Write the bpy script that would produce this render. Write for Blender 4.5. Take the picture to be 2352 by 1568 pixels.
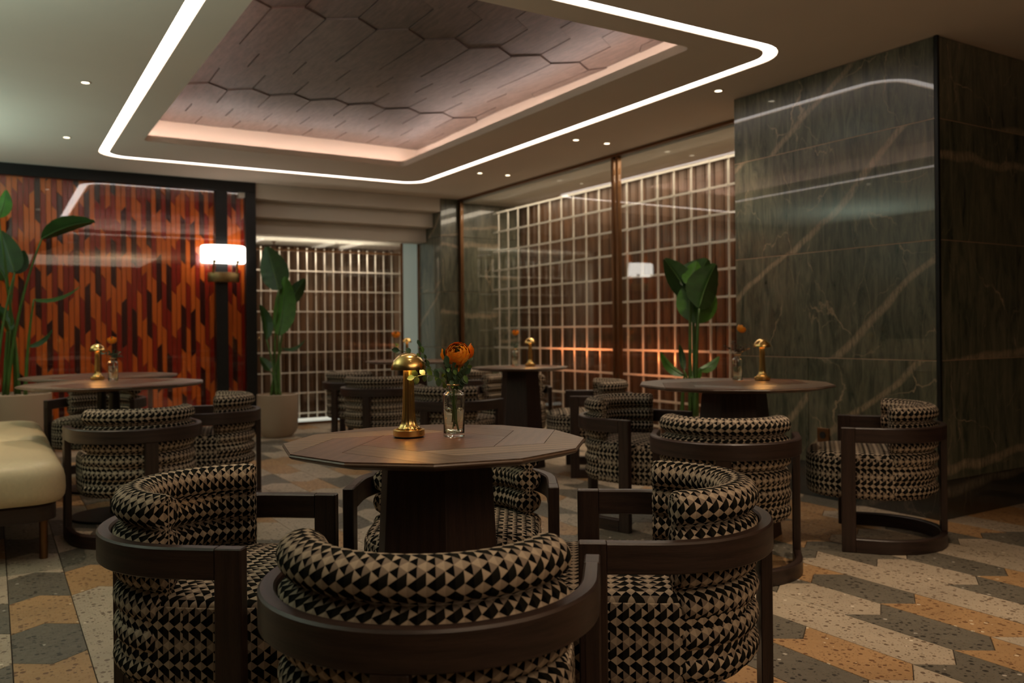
import bpy, bmesh, math, random
from math import sin, cos, pi, radians as rad
from mathutils import Vector, Matrix
random.seed(7)
for o in list(bpy.data.objects): bpy.data.objects.remove(o)
SC = bpy.context.scene
COL = SC.collection
# ------------------------------------------------------------ camera, world, exposure
YAW, ROLL, HC, FPX = rad(31.5), .010, 1.10, 1950.0
RT = Vector((cos(YAW), -sin(YAW), 0)); FW = Vector((sin(YAW), cos(YAW), 0)); UP = Vector((0, 0, 1))
cd = bpy.data.cameras.new('camera'); cam = bpy.data.objects.new('camera', cd); COL.objects.link(cam)
cx_ = RT*cos(ROLL) - UP*sin(ROLL); cy_ = RT*sin(ROLL) + UP*cos(ROLL)
m4 = Matrix.Identity(4)
for i in range(3):
    m4[i][0] = cx_[i]; m4[i][1] = cy_[i]; m4[i][2] = -FW[i]
m4[2][3] = HC
cam.matrix_world = m4
cd.sensor_width = 36; cd.lens = FPX/2352*36; cd.shift_y = -24/2352
cd.clip_start = .05
cd.dof.use_dof = True; cd.dof.focus_distance = 2.33; cd.dof.aperture_fstop = 3.6
SC.camera = cam
W = bpy.data.worlds.new('world'); SC.world = W; W.use_nodes = True
W.node_tree.nodes['Background'].inputs[0].default_value = (1, .8, .6, 1)
W.node_tree.nodes['Background'].inputs[1].default_value = .04
SC.view_settings.view_transform = 'Standard'; SC.view_settings.look = 'None'
SC.view_settings.exposure = 0; SC.view_settings.gamma = 1; SC.view_settings.use_curve_mapping = False
LED_E, COVE_E, SPOT_W = 5.5, 20.0, 42
WARM = (1, .77, .54); PINKW = (1, .80, .75)

def area(name, loc, size, energy, color, rot=(0, 0, 0), sy=None, spread=None):
    l = bpy.data.lights.new(name, 'AREA'); l.energy = energy; l.color = color; l.size = size
    if sy: l.shape = 'RECTANGLE'; l.size_y = sy
    if spread: l.spread = spread
    o = bpy.data.objects.new(name, l); o.location = loc; o.rotation_euler = rot; COL.objects.link(o)
    return o
area('left_room_uplight', (-1.3, 7.6, 1.7), .7, 50, (.62, .9, .84), (pi, 0, 0))
area('left_room_uplight', (-1.2, 3.6, 1.7), .7, 52, (.62, .9, .84), (pi, 0, 0))
area('glass_alcove_light', (5.20, 6.8, 2.70), .22, 18, (1, .84, .66), (0, 0, 0), 4.4)
area('glass_alcove_light', (5.64, 6.8, 2.70), .22, 27, (1, .80, .60), (0, 0, 0), 4.4)
for _x in (2.75, 3.4, 4.1):
    _l = bpy.data.lights.new('far_alcove_light', 'SPOT'); _l.energy = 15; _l.color = (1, .84, .66); _l.spot_size = rad(150); _l.spot_blend = .6; _l.shadow_soft_size = .03
    _o = bpy.data.objects.new('far_alcove_light', _l); _o.location = (_x, 10.22, 2.225); COL.objects.link(_o)
area('far_alcove_ceiling_fill', (3.4, 10.2, 1.95), 1.7, 5, (1, .92, .74), (pi, 0, 0), .08)  # unseen lamp added to brighten the ceiling behind the far window
area('back_room_light', (1.5, -1.6, 2.7), 3.0, 34, WARM, (0, 0, 0), 2.6)
area('back_room_ceiling_fill', (2.4, -.7, 1.9), .6, 32, (1, .74, .50), (pi, 0, 0))  # unseen fill added behind the camera to lift the room ceiling
area('orange_reflection_fill', (5.16, 7.45, .86), .03, 2.2, (1, .26, .08), (0, rad(-90), 0), 1.0)  # added lamp, stands in for orange reflections on the lattice rods
area('orange_reflection_fill', (5.16, 6.05, .82), .03, 2.2, (1, .26, .08), (0, rad(-90), 0), .8)  # second added lamp for the orange reflections on the rods

# ------------------------------------------------------------ helpers
def px(x, y):
    dx = x-1176; dy = -(y-760); c, s = cos(ROLL), sin(ROLL)
    r = dx*c+dy*s; u = -dx*s+dy*c
    return RT*(r/FPX) + FW + UP*(u/FPX)
def at(x, y, d): return px(x, y)*d + Vector((0, 0, HC))
def onz(x, y, z):
    v = px(x, y); return v*((z-HC)/v.z) + Vector((0, 0, HC))

def tag(o, label=None, cat=None, group=None, kind=None):
    if label: o['label'] = label
    if cat: o['category'] = cat
    if group: o['group'] = group
    if kind: o['kind'] = kind
    return o
def empty(name, loc=(0, 0, 0), rz=0, label=None, cat=None, group=None):
    o = bpy.data.objects.new(name, None); o.location = loc; o.rotation_euler = (0, 0, rz)
    o.empty_display_size = .1; COL.objects.link(o); return tag(o, label, cat, group)
def link(name, me, mat=None, parent=None, loc=None, rz=0):
    if mat is not None and not me.materials: me.materials.append(mat)
    o = bpy.data.objects.new(name, me); COL.objects.link(o)
    if parent: o.parent = parent
    if loc is not None: o.location = loc
    if rz: o.rotation_euler = (0, 0, rz)
    return o
class MB:
    def __init__(s): s.v = []; s.f = []; s.uv = []; s.mi = []
    def face(s, pts, uv=None, mi=0):
        b = len(s.v); s.v += [tuple(p) for p in pts]; s.f.append(tuple(range(b, b+len(pts))))
        s.uv += uv if uv else [(p[0], p[1]) for p in pts]; s.mi.append(mi)
    def grid(s, rows, uvs, closed=False, mi=0):
        b = len(s.v); n = len(rows[0])
        for r in rows: s.v += [tuple(p) for p in r]
        m = n if closed else n-1
        for i in range(len(rows)-1):
            for j in range(m):
                k = (j+1) % n
                s.f.append((b+i*n+j, b+i*n+k, b+(i+1)*n+k, b+(i+1)*n+j))
                U = uvs
                a = U[i][j]; c_ = U[i][j+1] if j+1 < len(U[i]) else U[i][k]
                d = U[i+1][j+1] if j+1 < len(U[i+1]) else U[i+1][k]; e = U[i+1][j]
                s.uv += [a, c_, d, e]; s.mi.append(mi)
    def box(s, x0, y0, z0, x1, y1, z1, along='z', mi=0):
        P = [(x, y, z) for z in (z0, z1) for y in (y0, y1) for x in (x0, x1)]
        Q = [(0, 2, 3, 1), (4, 5, 7, 6), (0, 1, 5, 4), (1, 3, 7, 5), (3, 2, 6, 7), (2, 0, 4, 6)]
        off = random.random()*3
        for k, q in enumerate(Q):
            pts = [P[i] for i in q]
            ax = 2 if k < 2 else (1 if k in (2, 4) else 0)
            a, b_ = [i for i in (0, 1, 2) if i != ax]
            g = 'xyz'.index(along)
            if b_ == g: a, b_ = b_, a
            s.face(pts, [(p[a]+off, p[b_]+off) for p in pts], mi)
    def tube(s, path, rads, n=10, cap=True, mi=0):
        rows = []; uvs = []; L = 0
        path = [Vector(p) for p in path]
        if not hasattr(rads, '__len__'): rads = [rads]*len(path)
        pn = None
        for i, p in enumerate(path):
            t = (path[min(i+1, len(path)-1)] - path[max(i-1, 0)]).normalized()
            if pn is None:
                pn = t.orthogonal().normalized()
            else:
                pn = (pn - t*pn.dot(t)).normalized()
            bn = t.cross(pn)
            if i: L += (p-path[i-1]).length
            rows.append([p + (pn*cos(2*pi*k/n)+bn*sin(2*pi*k/n))*rads[i] for k in range(n)])
            uvs.append([(L, 2*pi*rads[i]*k/n) for k in range(n+1)])
        s.grid(rows, uvs, True, mi)
        if cap:
            s.face(rows[0][::-1], None, mi); s.face(rows[-1], None, mi)
    def lathe(s, prof, n=32, c=(0, 0, 0), mi=0, flute=None):
        rows = []; uvs = []; L = 0
        for i, (r, z) in enumerate(prof):
            if i: L += math.hypot(r-prof[i-1][0], z-prof[i-1][1])
            row = []
            for k in range(n):
                a = 2*pi*k/n; rr = r
                if flute: rr = r*(1+flute(z)*cos(k*pi))
                row.append((c[0]+rr*cos(a), c[1]+rr*sin(a), c[2]+z))
            rows.append(row); uvs.append([(r*2*pi*k/n, L) for k in range(n+1)])
        s.grid(rows, uvs, True, mi)
    def mesh(s, name, smooth=False, weld=True, bevel=0, seg=1, ang=35):
        me = bpy.data.meshes.new(name); me.from_pydata(s.v, [], s.f)
        ul = me.uv_layers.new(name='UVMap')
        flat = [c for uv in s.uv for c in uv]
        ul.data.foreach_set('uv', flat)
        me.polygons.foreach_set('material_index', s.mi)
        if weld or bevel:
            bm = bmesh.new(); bm.from_mesh(me)
            bmesh.ops.remove_doubles(bm, verts=bm.verts, dist=1e-5)
            bmesh.ops.recalc_face_normals(bm, faces=bm.faces)
            if bevel:
                es = [e for e in bm.edges if len(e.link_faces) == 2 and e.calc_face_angle(0) > rad(ang)]
                bmesh.ops.bevel(bm, geom=es, offset=bevel, segments=seg, profile=.6, affect='EDGES', clamp_overlap=True)
            bm.to_mesh(me); bm.free()
        if smooth:
            me.polygons.foreach_set('use_smooth', [True]*len(me.polygons))
            if smooth == 'auto':
                bm = bmesh.new(); bm.from_mesh(me)
                for e in bm.edges:
                    if len(e.link_faces) == 2 and e.calc_face_angle(0) > rad(ang): e.smooth = False
                bm.to_mesh(me); bm.free()
        me.update()
        return me
    def obj(s, name, mat, parent=None, smooth=False, loc=None, rz=0, **k):
        return link(name, s.mesh(name, smooth, **k), mat, parent, loc, rz)
def copy_tree(o, parent=None):
    c = o.copy(); COL.objects.link(c); c.parent = parent
    for ch in o.children: copy_tree(ch, c)
    return c

# ------------------------------------------------------------ materials
class NT:
    def __init__(s, name):
        s.m = bpy.data.materials.new(name); s.m.use_nodes = True
        s.t = s.m.node_tree; s.n = s.t.nodes; s.p = s.n['Principled BSDF']; s.out = s.n['Material Output']
    def new(s, t, **k):
        n = s.n.new(t)
        for a, b in k.items(): setattr(n, a, b)
        return n
    def l(s, a, b): s.t.links.new(a, b)
    def math(s, op, a, b=None, c=None, clamp=False):
        n = s.new('ShaderNodeMath', operation=op); n.use_clamp = clamp
        for i, v in enumerate((a, b, c)):
            if v is None: continue
            if isinstance(v, (int, float)): n.inputs[i].default_value = v
            else: s.l(v, n.inputs[i])
        return n.outputs[0]
    def mix(s, f, a, b, blend='MIX'):
        n = s.new('ShaderNodeMix', data_type='RGBA', blend_type=blend)
        for i, v in ((0, f), (6, a), (7, b)):
            if isinstance(v, (int, float)): n.inputs[i].default_value = v
            elif isinstance(v, tuple): n.inputs[i].default_value = (*v[:3], 1)
            else: s.l(v, n.inputs[i])
        return n.outputs[2]
    def coord(s, kind='UV', scale=(1, 1, 1), rnd=0, loc=(0, 0, 0), rot=(0, 0, 0)):
        tc = s.new('ShaderNodeTexCoord'); mp = s.new('ShaderNodeMapping')
        mp.inputs['Scale'].default_value = scale; mp.inputs['Location'].default_value = loc; mp.inputs['Rotation'].default_value = rot
        src = tc.outputs[kind]
        if rnd:
            oi = s.new('ShaderNodeObjectInfo'); va = s.new('ShaderNodeVectorMath', operation='MULTIPLY_ADD')
            cm = s.new('ShaderNodeCombineXYZ')
            for i in range(3): s.l(oi.outputs['Random'], cm.inputs[i])
            s.l(cm.outputs[0], va.inputs[0]); va.inputs[1].default_value = (rnd, rnd*.7, rnd*1.3); s.l(src, va.inputs[2]); src = va.outputs[0]
        s.l(src, mp.inputs[0]); return mp.outputs[0]
    def noise(s, vec, scale=5, detail=3, rough=.5, dist=0):
        n = s.new('ShaderNodeTexNoise'); n.inputs['Scale'].default_value = scale; n.inputs['Detail'].default_value = detail
        n.inputs['Roughness'].default_value = rough; n.inputs['Distortion'].default_value = dist; s.l(vec, n.inputs['Vector']); return n.outputs[0]
    def ramp(s, fac, stops, interp='LINEAR'):
        r = s.new('ShaderNodeValToRGB'); r.color_ramp.interpolation = interp
        el = r.color_ramp.elements
        while len(el) < len(stops): el.new(.5)
        for e, (p, c) in zip(el, stops): e.position = p; e.color = (*c, 1) if len(c) == 3 else c
        s.l(fac, r.inputs[0]); return r.outputs[0]
    def bump(s, h, st=.2, dist=.002):
        b = s.new('ShaderNodeBump'); b.inputs['Strength'].default_value = st; b.inputs['Distance'].default_value = dist
        s.l(h, b.inputs['Height']); s.l(b.outputs[0], s.p.inputs['Normal'])
    def set(s, **k):
        for a, v in k.items():
            i = s.p.inputs[a.replace('_', ' ')]
            if isinstance(v, tuple): i.default_value = (*v, 1) if len(v) == 3 else v
            elif isinstance(v, (int, float)): i.default_value = v
            else: s.l(v, i)
        return s
def simple(name, col, rough=.5, metal=0, nscale=0, namp=.12, bump=0, **k):
    s = NT(name); s.set(Roughness=rough, Metallic=metal)
    if nscale:
        v = s.coord('Object', rnd=5); n = s.noise(v, nscale, 4)
        lo = tuple(c*(1-namp) for c in col); hi = tuple(min(1, c*(1+namp)) for c in col)
        s.set(Base_Color=s.ramp(n, [(.3, lo), (.7, hi)]))
        if bump: s.bump(n, bump)
    else: s.set(Base_Color=col)
    for a, v in k.items(): s.set(**{a: v})
    return s.m
def emis(name, col, st):
    s = NT(name); s.set(Base_Color=(.8, .8, .8), Emission_Color=col, Emission_Strength=st, Roughness=.5); return s.m
def wood(name, dark, light, rough=.45, ring=1.0, spec=.5, kind='UV', gl=(1.6, 26, 1)):
    s = NT(name); v = s.coord(kind, gl, rnd=9)
    f = s.noise(v, 6, 6, .62, .3)
    v2 = s.coord(kind, (1.1, 7.5, 1), rnd=9)
    w = s.new('ShaderNodeTexWave', wave_type='RINGS', rings_direction='Z'); s.l(v2, w.inputs[0])
    w.inputs['Scale'].default_value = 1.3; w.inputs['Distortion'].default_value = 5.5; w.inputs['Detail'].default_value = 2; w.inputs['Detail Scale'].default_value = .9
    a = s.ramp(f, [(.32, dark), (.72, light)])
    c = s.mix(s.math('MULTIPLY', w.outputs[1], .34*ring), a, tuple(min(1, q*1.5) for q in light))
    v3 = s.coord(kind, (3, 90, 1), rnd=9); pores = s.noise(v3, 10, 2, .5)
    c = s.mix(s.math('MULTIPLY', s.math('GREATER_THAN', pores, .60), .45), c, tuple(q*.45 for q in dark))
    s.set(Base_Color=c, Roughness=rough, Specular_IOR_Level=spec)
    s.bump(s.math('ADD', s.math('MULTIPLY', f, .5), s.math('MULTIPLY', pores, -.7)), .35, .0012)
    return s.m
def fabric():
    s = NT('triangle_weave_fabric'); tc = s.new('ShaderNodeTexCoord'); sp = s.new('ShaderNodeSeparateXYZ')
    s.l(tc.outputs['UV'], sp.inputs[0])
    U = s.math('MULTIPLY', s.math('DIVIDE', sp.outputs[0], .0296), 1)
    V = s.math('DIVIDE', sp.outputs[1], .0228)
    fu = s.math('MULTIPLY', s.math('FRACT', U), 2)
    isb = s.math('GREATER_THAN', fu, 1)
    x = s.math('SUBTRACT', fu, isb)
    half = s.math('MULTIPLY', s.math('SUBTRACT', 1, x), .5)
    fv = s.math('FRACT', V)
    # column a
    da = s.math('ABSOLUTE', s.math('SUBTRACT', fv, .5)); aR = s.math('LESS_THAN', da, half)
    # column b
    rn = s.math('FLOOR', s.math('ADD', V, .5)); db = s.math('ABSOLUTE', s.math('SUBTRACT', V, rn)); bR = s.math('LESS_THAN', db, half)
    odd = s.math('GREATER_THAN', s.math('FRACT', s.math('MULTIPLY', rn, .5)), .25)
    m4_ = s.math('FRACT', s.math('DIVIDE', s.math('ADD', s.math('FLOOR', V), 1), 4))   # m in {3,0} -> 0 or .25
    tau = s.math('LESS_THAN', m4_, .3)
    BE, TA, TB, BK, OL = (.46, .375, .285), (.25, .20, .16), (.35, .285, .22), (.0045, .0045, .005), (.014, .0135, .011)
    lev = s.math('GREATER_THAN', s.math('FRACT', s.math('MULTIPLY', s.math('FLOOR', s.math('ADD', V, .5)), .5)), .25)
    ca = s.mix(aR, s.mix(lev, TB, BE), BK)
    cb = s.mix(bR, s.mix(tau, OL, TA), s.mix(odd, BE, OL))
    col = s.mix(isb, ca, cb)
    w = s.noise(s.coord('UV', (1400, 260, 1)), 1, 2, .6)
    col = s.mix(.35, col, s.mix(w, (.55, .5, .45), (1.3, 1.25, 1.15)), 'MULTIPLY')
    mott = s.noise(s.coord('UV', (9, 9, 1), rnd=4), 1, 2)
    col = s.mix(.25, col, s.ramp(mott, [(.3, (.75, .75, .75)), (.7, (1.15, 1.1, 1.05))]), 'MULTIPLY')
    s.set(Base_Color=col, Roughness=.95, Specular_IOR_Level=.04)
    s.bump(w, .35, .0006); return s.m
def marble(name, base, mid, vein, amt=1.0, rough=.13):
    s = NT(name); v = s.coord('Object', (1, 1, 1), rnd=6)
    st = s.coord('Object', (9, 9, 1.5), rnd=6)
    a = s.noise(st, 2.2, 8, .72, .8); b = s.noise(v, 1.6, 5, .6, .5)
    c = s.ramp(a, [(.38, base), (.64, mid)])
    c = s.mix(s.math('MULTIPLY', b, .55), c, tuple(q*.55 for q in base))
    def veins(vec, scale, dist, th, stt):
        n = s.noise(vec, scale, 4, .55, dist)
        d = s.math('ABSOLUTE', s.math('SUBTRACT', n, .5))
        return s.math('MULTIPLY', s.math('SUBTRACT', 1, s.math('DIVIDE', d, th), clamp=True), stt, clamp=True)
    dv = s.coord('Object', (1, 1, .8), rot=(.65, .3, .2), rnd=6)
    brk = s.ramp(s.noise(v, 2.3, 4, .6), [(.46, (0, 0, 0)), (.60, (1, 1, 1))])
    def crack(vec, scale, th):
        nz = s.new('ShaderNodeTexNoise'); nz.inputs['Scale'].default_value = 3.2; nz.inputs['Detail'].default_value = 5; s.l(vec, nz.inputs['Vector'])
        ad = s.new('ShaderNodeVectorMath', operation='MULTIPLY_ADD'); s.l(nz.outputs['Color'], ad.inputs[0]); ad.inputs[1].default_value = (.35, .35, .35); s.l(vec, ad.inputs[2])
        vo = s.new('ShaderNodeTexVoronoi', feature='DISTANCE_TO_EDGE'); vo.inputs['Scale'].default_value = scale; s.l(ad.outputs[0], vo.inputs['Vector'])
        return s.math('SUBTRACT', 1, s.math('DIVIDE', vo.outputs['Distance'], th), clamp=True)
    v1 = s.math('MULTIPLY', s.math('MULTIPLY', crack(dv, 1.5, .008), brk), .8*amt)
    v2 = s.math('MULTIPLY', s.math('MULTIPLY', crack(s.coord('Object', (2.4, 2.4, .8), rot=(-.35, 0, 0), rnd=11), 1.3, .007), s.ramp(b, [(.47, (0, 0, 0)), (.58, (1, 1, 1))])), .55*amt)
    wv = s.new('ShaderNodeTexWave', bands_direction='Z'); s.l(s.coord('Object', (1, 1, 1), rot=(.62, 0, 0), rnd=2), wv.inputs[0])
    wv.inputs['Scale'].default_value = .42; wv.inputs['Distortion'].default_value = 2.2; wv.inputs['Detail'].default_value = 3; wv.inputs['Detail Scale'].default_value = 1.6
    v3 = s.math('MULTIPLY', s.math('MULTIPLY', s.ramp(wv.outputs[1], [(.988, (0, 0, 0)), (.999, (1, 1, 1))]), s.ramp(s.noise(st, 7, 6, .85), [(.40, (.1, .1, .1)), (.62, (1, 1, 1))])), .9*amt)
    f = s.math('MAXIMUM', s.math('MAXIMUM', v1, v2), v3)
    c = s.mix(f, c, vein)
    s.set(Base_Color=c, Roughness=s.math('ADD', s.math('MULTIPLY', a, .25), rough+.06), Specular_IOR_Level=.7, Coat_Weight=.85, Coat_Roughness=.02, Coat_IOR=1.55)
    return s.m
def terrazzo(name, base, chip, light):
    s = NT(name); v = s.coord('Object', (1, 1, 1), rnd=20)
    vo = s.new('ShaderNodeTexVoronoi'); vo.inputs['Scale'].default_value = 46; s.l(v, vo.inputs[0])
    vo2 = s.new('ShaderNodeTexVoronoi'); vo2.inputs['Scale'].default_value = 105; s.l(v, vo2.inputs[0])
    n = s.noise(v, 4, 4); nn = s.noise(v, 55, 2)
    c = s.ramp(n, [(.3, tuple(q*.86 for q in base)), (.7, tuple(q*1.1 for q in base))])
    sep = s.new('ShaderNodeSeparateColor'); s.l(vo.outputs['Color'], sep.inputs[0])
    sz = s.math('MULTIPLY', s.math('SUBTRACT', sep.outputs[0], .22, clamp=True), .58)
    m = s.math('LESS_THAN', vo.outputs['Distance'], sz)
    c = s.mix(s.math('MULTIPLY', m, .85), c, chip)
    ml = s.math('MULTIPLY', s.math('LESS_THAN', vo.outputs['Distance'], .34), s.math('GREATER_THAN', sep.outputs[1], .975))
    c = s.mix(ml, c, light)
    sep2 = s.new('ShaderNodeSeparateColor'); s.l(vo2.outputs['Color'], sep2.inputs[0])
    m2 = s.math('LESS_THAN', vo2.outputs['Distance'], s.math('MULTIPLY', s.math('SUBTRACT', sep2.outputs[0], .3, clamp=True), .62))
    c = s.mix(s.math('MULTIPLY', m2, .6), c, tuple(q*1.2 for q in chip))
    s.set(Base_Color=c, Roughness=s.ramp(nn, [(.3, (.36, .36, .36)), (.7, (.5, .5, .5))]), Specular_IOR_Level=.4)
    return s.m
def pane(name, tint=(1, 1, 1), gloss=1.0):
    s = NT(name); s.n.remove(s.p)
    tr = s.new('ShaderNodeBsdfTransparent'); tr.inputs[0].default_value = (*tint, 1)
    gl = s.new('ShaderNodeBsdfAnisotropic') if False else s.new('ShaderNodeBsdfGlossy'); gl.inputs['Roughness'].default_value = .015
    gl.inputs[0].default_value = (gloss, gloss, gloss, 1)
    lw = s.new('ShaderNodeLayerWeight'); lw.inputs[0].default_value = .5
    f = s.math('POWER', lw.outputs['Facing'], 5); f = s.math('ADD', s.math('MULTIPLY', f, .94), .05)
    mx = s.new('ShaderNodeMixShader'); s.l(f, mx.inputs[0]); s.l(tr.outputs[0], mx.inputs[1]); s.l(gl.outputs[0], mx.inputs[2])
    s.l(mx.outputs[0], s.out.inputs[0]); return s.m
def clear(name, ior, col=(1, 1, 1), rough=0):
    s = NT(name); s.set(Base_Color=col, Roughness=rough, IOR=ior, Transmission_Weight=1.0); return s.m

M = {}
M['fabric'] = fabric()
M['oak'] = wood('dark_stained_oak', (.016, .0085, .0066), (.042, .0225, .0165), .40)
M['oak_top'] = wood('smoked_oak_veneer', (.048, .028, .018), (.140, .088, .058), .36, 1.2)
M['oak_top_light'] = wood('smoked_oak_veneer_pale', (.066, .043, .027), (.175, .122, .082), .42, 2.2)
M['oak_top_red'] = wood('smoked_oak_veneer_red', (.052, .023, .014), (.140, .072, .046), .28, 1.0)
M['oak_ped'] = wood('dark_oak_pedestal', (.018, .0085, .0065), (.044, .021, .014), .48, .8)
M['ceil_wood'] = wood('greyed_wood_ceiling', (.095, .066, .056), (.20, .145, .12), .45, .25, gl=(1.2, 6, 1))
M['brown_slat'] = simple('bronzed_brown_slat', (.075, .032, .010), .45, .1, 3, .3)
M['brass'] = NT('brushed_brass').set(Base_Color=(.86, .58, .22), Metallic=1.0, Roughness=.22, Anisotropic=.5).m
M['brass_dark'] = simple('aged_brass', (.36, .25, .11), .35, 1.0, 12, .15)
M['bronze'] = simple('bronze_trim', (.20, .10, .045), .38, .9, 9, .1)
M['black_metal'] = simple('black_metal', (.008, .0075, .007), .42, .2, 6, .1)
M['rubber'] = simple('black_foot', (.006, .006, .006), .6)
M['ceil'] = simple('warm_ceiling_paint', (.74, .62, .50), .85, 0, 1.2, .03)
M['soffit'] = simple('taupe_soffit_paint', (.62, .54, .45), .8, 0, 2, .04)
M['cream_wall'] = simple('cream_paint', (.68, .63, .54), .8, 0, 2, .04)
M['dark_wall'] = simple('dark_room_wall', (.07, .05, .035), .7, 0, 2, .1)
M['led'] = emis('led_diffuser', (1, .90, .84), LED_E)
M['led_pink'] = emis('cove_led', PINKW, COVE_E)
M['pin'] = emis('downlight_lens', (1, .86, .62), 5)
M['opal'] = emis('opal_glass_lit', (1, .93, .84), 5.5)
M['glowbox'] = emis('frosted_light_box', (.92, 1, .86), .42)
M['marble'] = marble('green_marble', (.046, .060, .040), (.225, .212, .14), (.46, .35, .23))
M['marble2'] = marble('black_green_marble', (.006, .008, .007), (.020, .025, .021), (.22, .18, .13), .8, .16)
M['joint'] = simple('bronze_joint', (.48, .33, .22), .45, .3)
M['grout'] = simple('dark_grout', (.055, .04, .028), .8)
M['wall_grout'] = simple('reddish_grout', (.42, .17, .08), .8)
M['t_cream'] = terrazzo('cream_terrazzo', (.45, .365, .265), (.12, .075, .045), (.8, .7, .55))
M['t_grey'] = terrazzo('grey_terrazzo', (.150, .130, .098), (.022, .018, .015), (.5, .45, .38))
M['t_orange'] = terrazzo('ochre_terrazzo', (.42, .25, .115), (.13, .055, .024), (.75, .6, .4))
def glaze(n, c, rnd=.12):
    return NT(n).set(Base_Color=c, Roughness=.22, Coat_Weight=.25, Coat_Roughness=.08).m
M['g_orange'] = glaze('orange_glaze', (.78, .15, .018)); M['g_red'] = glaze('red_glaze', (.36, .022, .008)); M['g_maroon'] = glaze('maroon_glaze', (.055, .006, .006))
M['pane'] = pane('window_glass'); M['pane_green'] = pane('greenish_glass', (.96, .975, .96), 1)
M['glass'] = clear('clear_glass', 1.46, (.97, 1, .98)); M['water'] = clear('water', 1.33, (.93, .95, .80))
M['leaf'] = simple('banana_leaf', (.045, .145, .010), .38, 0, 14, .25, .1)
M['leaf_dark'] = simple('dark_plant_leaf', (.017, .060, .008), .42, 0, 14, .25, .1)
M['stalk'] = simple('green_stalk', (.06, .13, .02), .5, 0, 8, .2)
M['euc'] = simple('eucalyptus_leaf', (.045, .10, .045), .5, 0, 40, .2)
M['euc_yellow_green'] = simple('young_green_leaf', (.10, .20, .03), .5, 0, 40, .2)  # lighter, yellower leaf green
M['twig'] = simple('brown_dry_foliage', (.11, .08, .045), .7, 0, 40, .2)
M['petal'] = NT('orange_petal').set(Base_Color=(1.0, .36, .015), Roughness=.5, Subsurface_Weight=.15, Subsurface_Scale=.01).m
M['petal_green'] = simple('flower_heart', (.10, .11, .02), .6)
M['pot'] = simple('taupe_ceramic', (.40, .29, .20), .55, 0, 3, .05)
M['leather'] = simple('cream_leather', (.62, .50, .31), .42, 0, 60, .05, .08)
M['soil'] = simple('pale_pebbles', (.42, .30, .22), .8, 0, 60, .35)
M['rod'] = simple('cream_metal_rod', (.80, .74, .64), .32, .35)
M['gold_ring'] = simple('gold_paint_ring', (.62, .40, .18), .3, .8)
M['frost'] = NT('frosted_strip').set(Base_Color=(.62, .72, .66), Roughness=.3, Emission_Color=(.80, 1, .86), Emission_Strength=.10).m  # slight emission stands in for backlight through the frosted glass

# ------------------------------------------------------------ floor
def S(o, label=None): tag(o, label, None, None, 'structure'); return o
mb = MB(); mb.box(-2.2, -3.2, -.10, 7.0, 11.6, -.006)
floor = S(mb.obj('floor', M['grout'], bevel=0), 'terrazzo floor of long hexagonal cream, grey and ochre tiles')
PITCH, X0, HT = .2277, .05, .078
known = {  # column: [(level, sign), ...], colours from below the first level upwards
 9: ([(1.685, -1), (2.11, -1), (2.95, -1)], 'oggc'[0:0] or 'cgcg'), 10: ([(1.685, -1), (2.11, -1), (2.46, 1), (3.3, 1)], 'cogcg'),
 11: ([(1.685, -1), (2.90, 1), (3.31, 1)], 'gcog'), 12: ([(1.685, -1), (2.12, -1), (2.45, 1), (2.86, 1), (3.3, 1)], 'ogcgcg'),
 13: ([(1.685, -1), (2.126, -1), (2.46, 1), (2.87, 1)], 'cogoc'), 14: ([(1.4, -1), (2.79, -1), (3.2, -1)], 'gcgc'),
 15: ([(1.7, -1), (2.13, -1), (2.462, 1), (2.87, 1)], 'cgcgo'), 16: ([(1.7, -1), (2.13, -1), (2.462, 1), (2.9, 1), (3.3, 1)], 'cogcog'),
 17: ([(1.9, -1), (2.9, 1)], 'gcog'), 18: ([(2.13, -1), (2.475, 1)], 'ocgo'), 19: ([(2.1, -1), (2.485, 1), (2.9, 1)], 'cgoc'),
 0: ([(2.9, -1), (3.315, -1), (3.635, 1), (4.045, 1), (4.46, 1), (4.87, 1)], 'cogogcg'), 1: ([(2.4, 1), (4.05, 1), (4.46, 1), (4.87, 1)], 'gcogc'),
 -1: ([(2.9, -1), (3.31, -1), (3.65, 1), (4.06, 1), (4.9, 1)], 'ogcgco'), 2: ([(4.06, 1), (4.47, 1)], 'cgo')}
TM = {'c': M['t_cream'], 'g': M['t_grey'], 'o': M['t_orange']}
tilecache = {}
def tile_poly(w, L, sb, st, tip, gap):
    h = w/2-gap/2; g = gap/2
    b = [(-h, g), (0, g+sb*tip), (h, g)]; t = [(h, L-g), (0, L-g+st*tip), (-h, L-g)]
    return b+t
def slab(poly, z0, z1, ch=.0015):
    mb = MB(); n = len(poly); cxx = sum(p[0] for p in poly)/n; cyy = sum(p[1] for p in poly)/n
    top = []
    for x, y in poly:
        d = math.hypot(x-cxx, y-cyy); k = 1-ch/d; top.append((cxx+(x-cxx)*k, cyy+(y-cyy)*k, z1))
    md = [(x, y, z1-ch) for x, y in poly]; bt = [(x, y, z0) for x, y in poly]
    mb.face(top)
    for i in range(n):
        j = (i+1) % n
        mb.face([md[i], md[j], top[j], top[i]]); mb.face([bt[i], bt[j], md[j], md[i]])
    return mb
tiles = []
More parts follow.
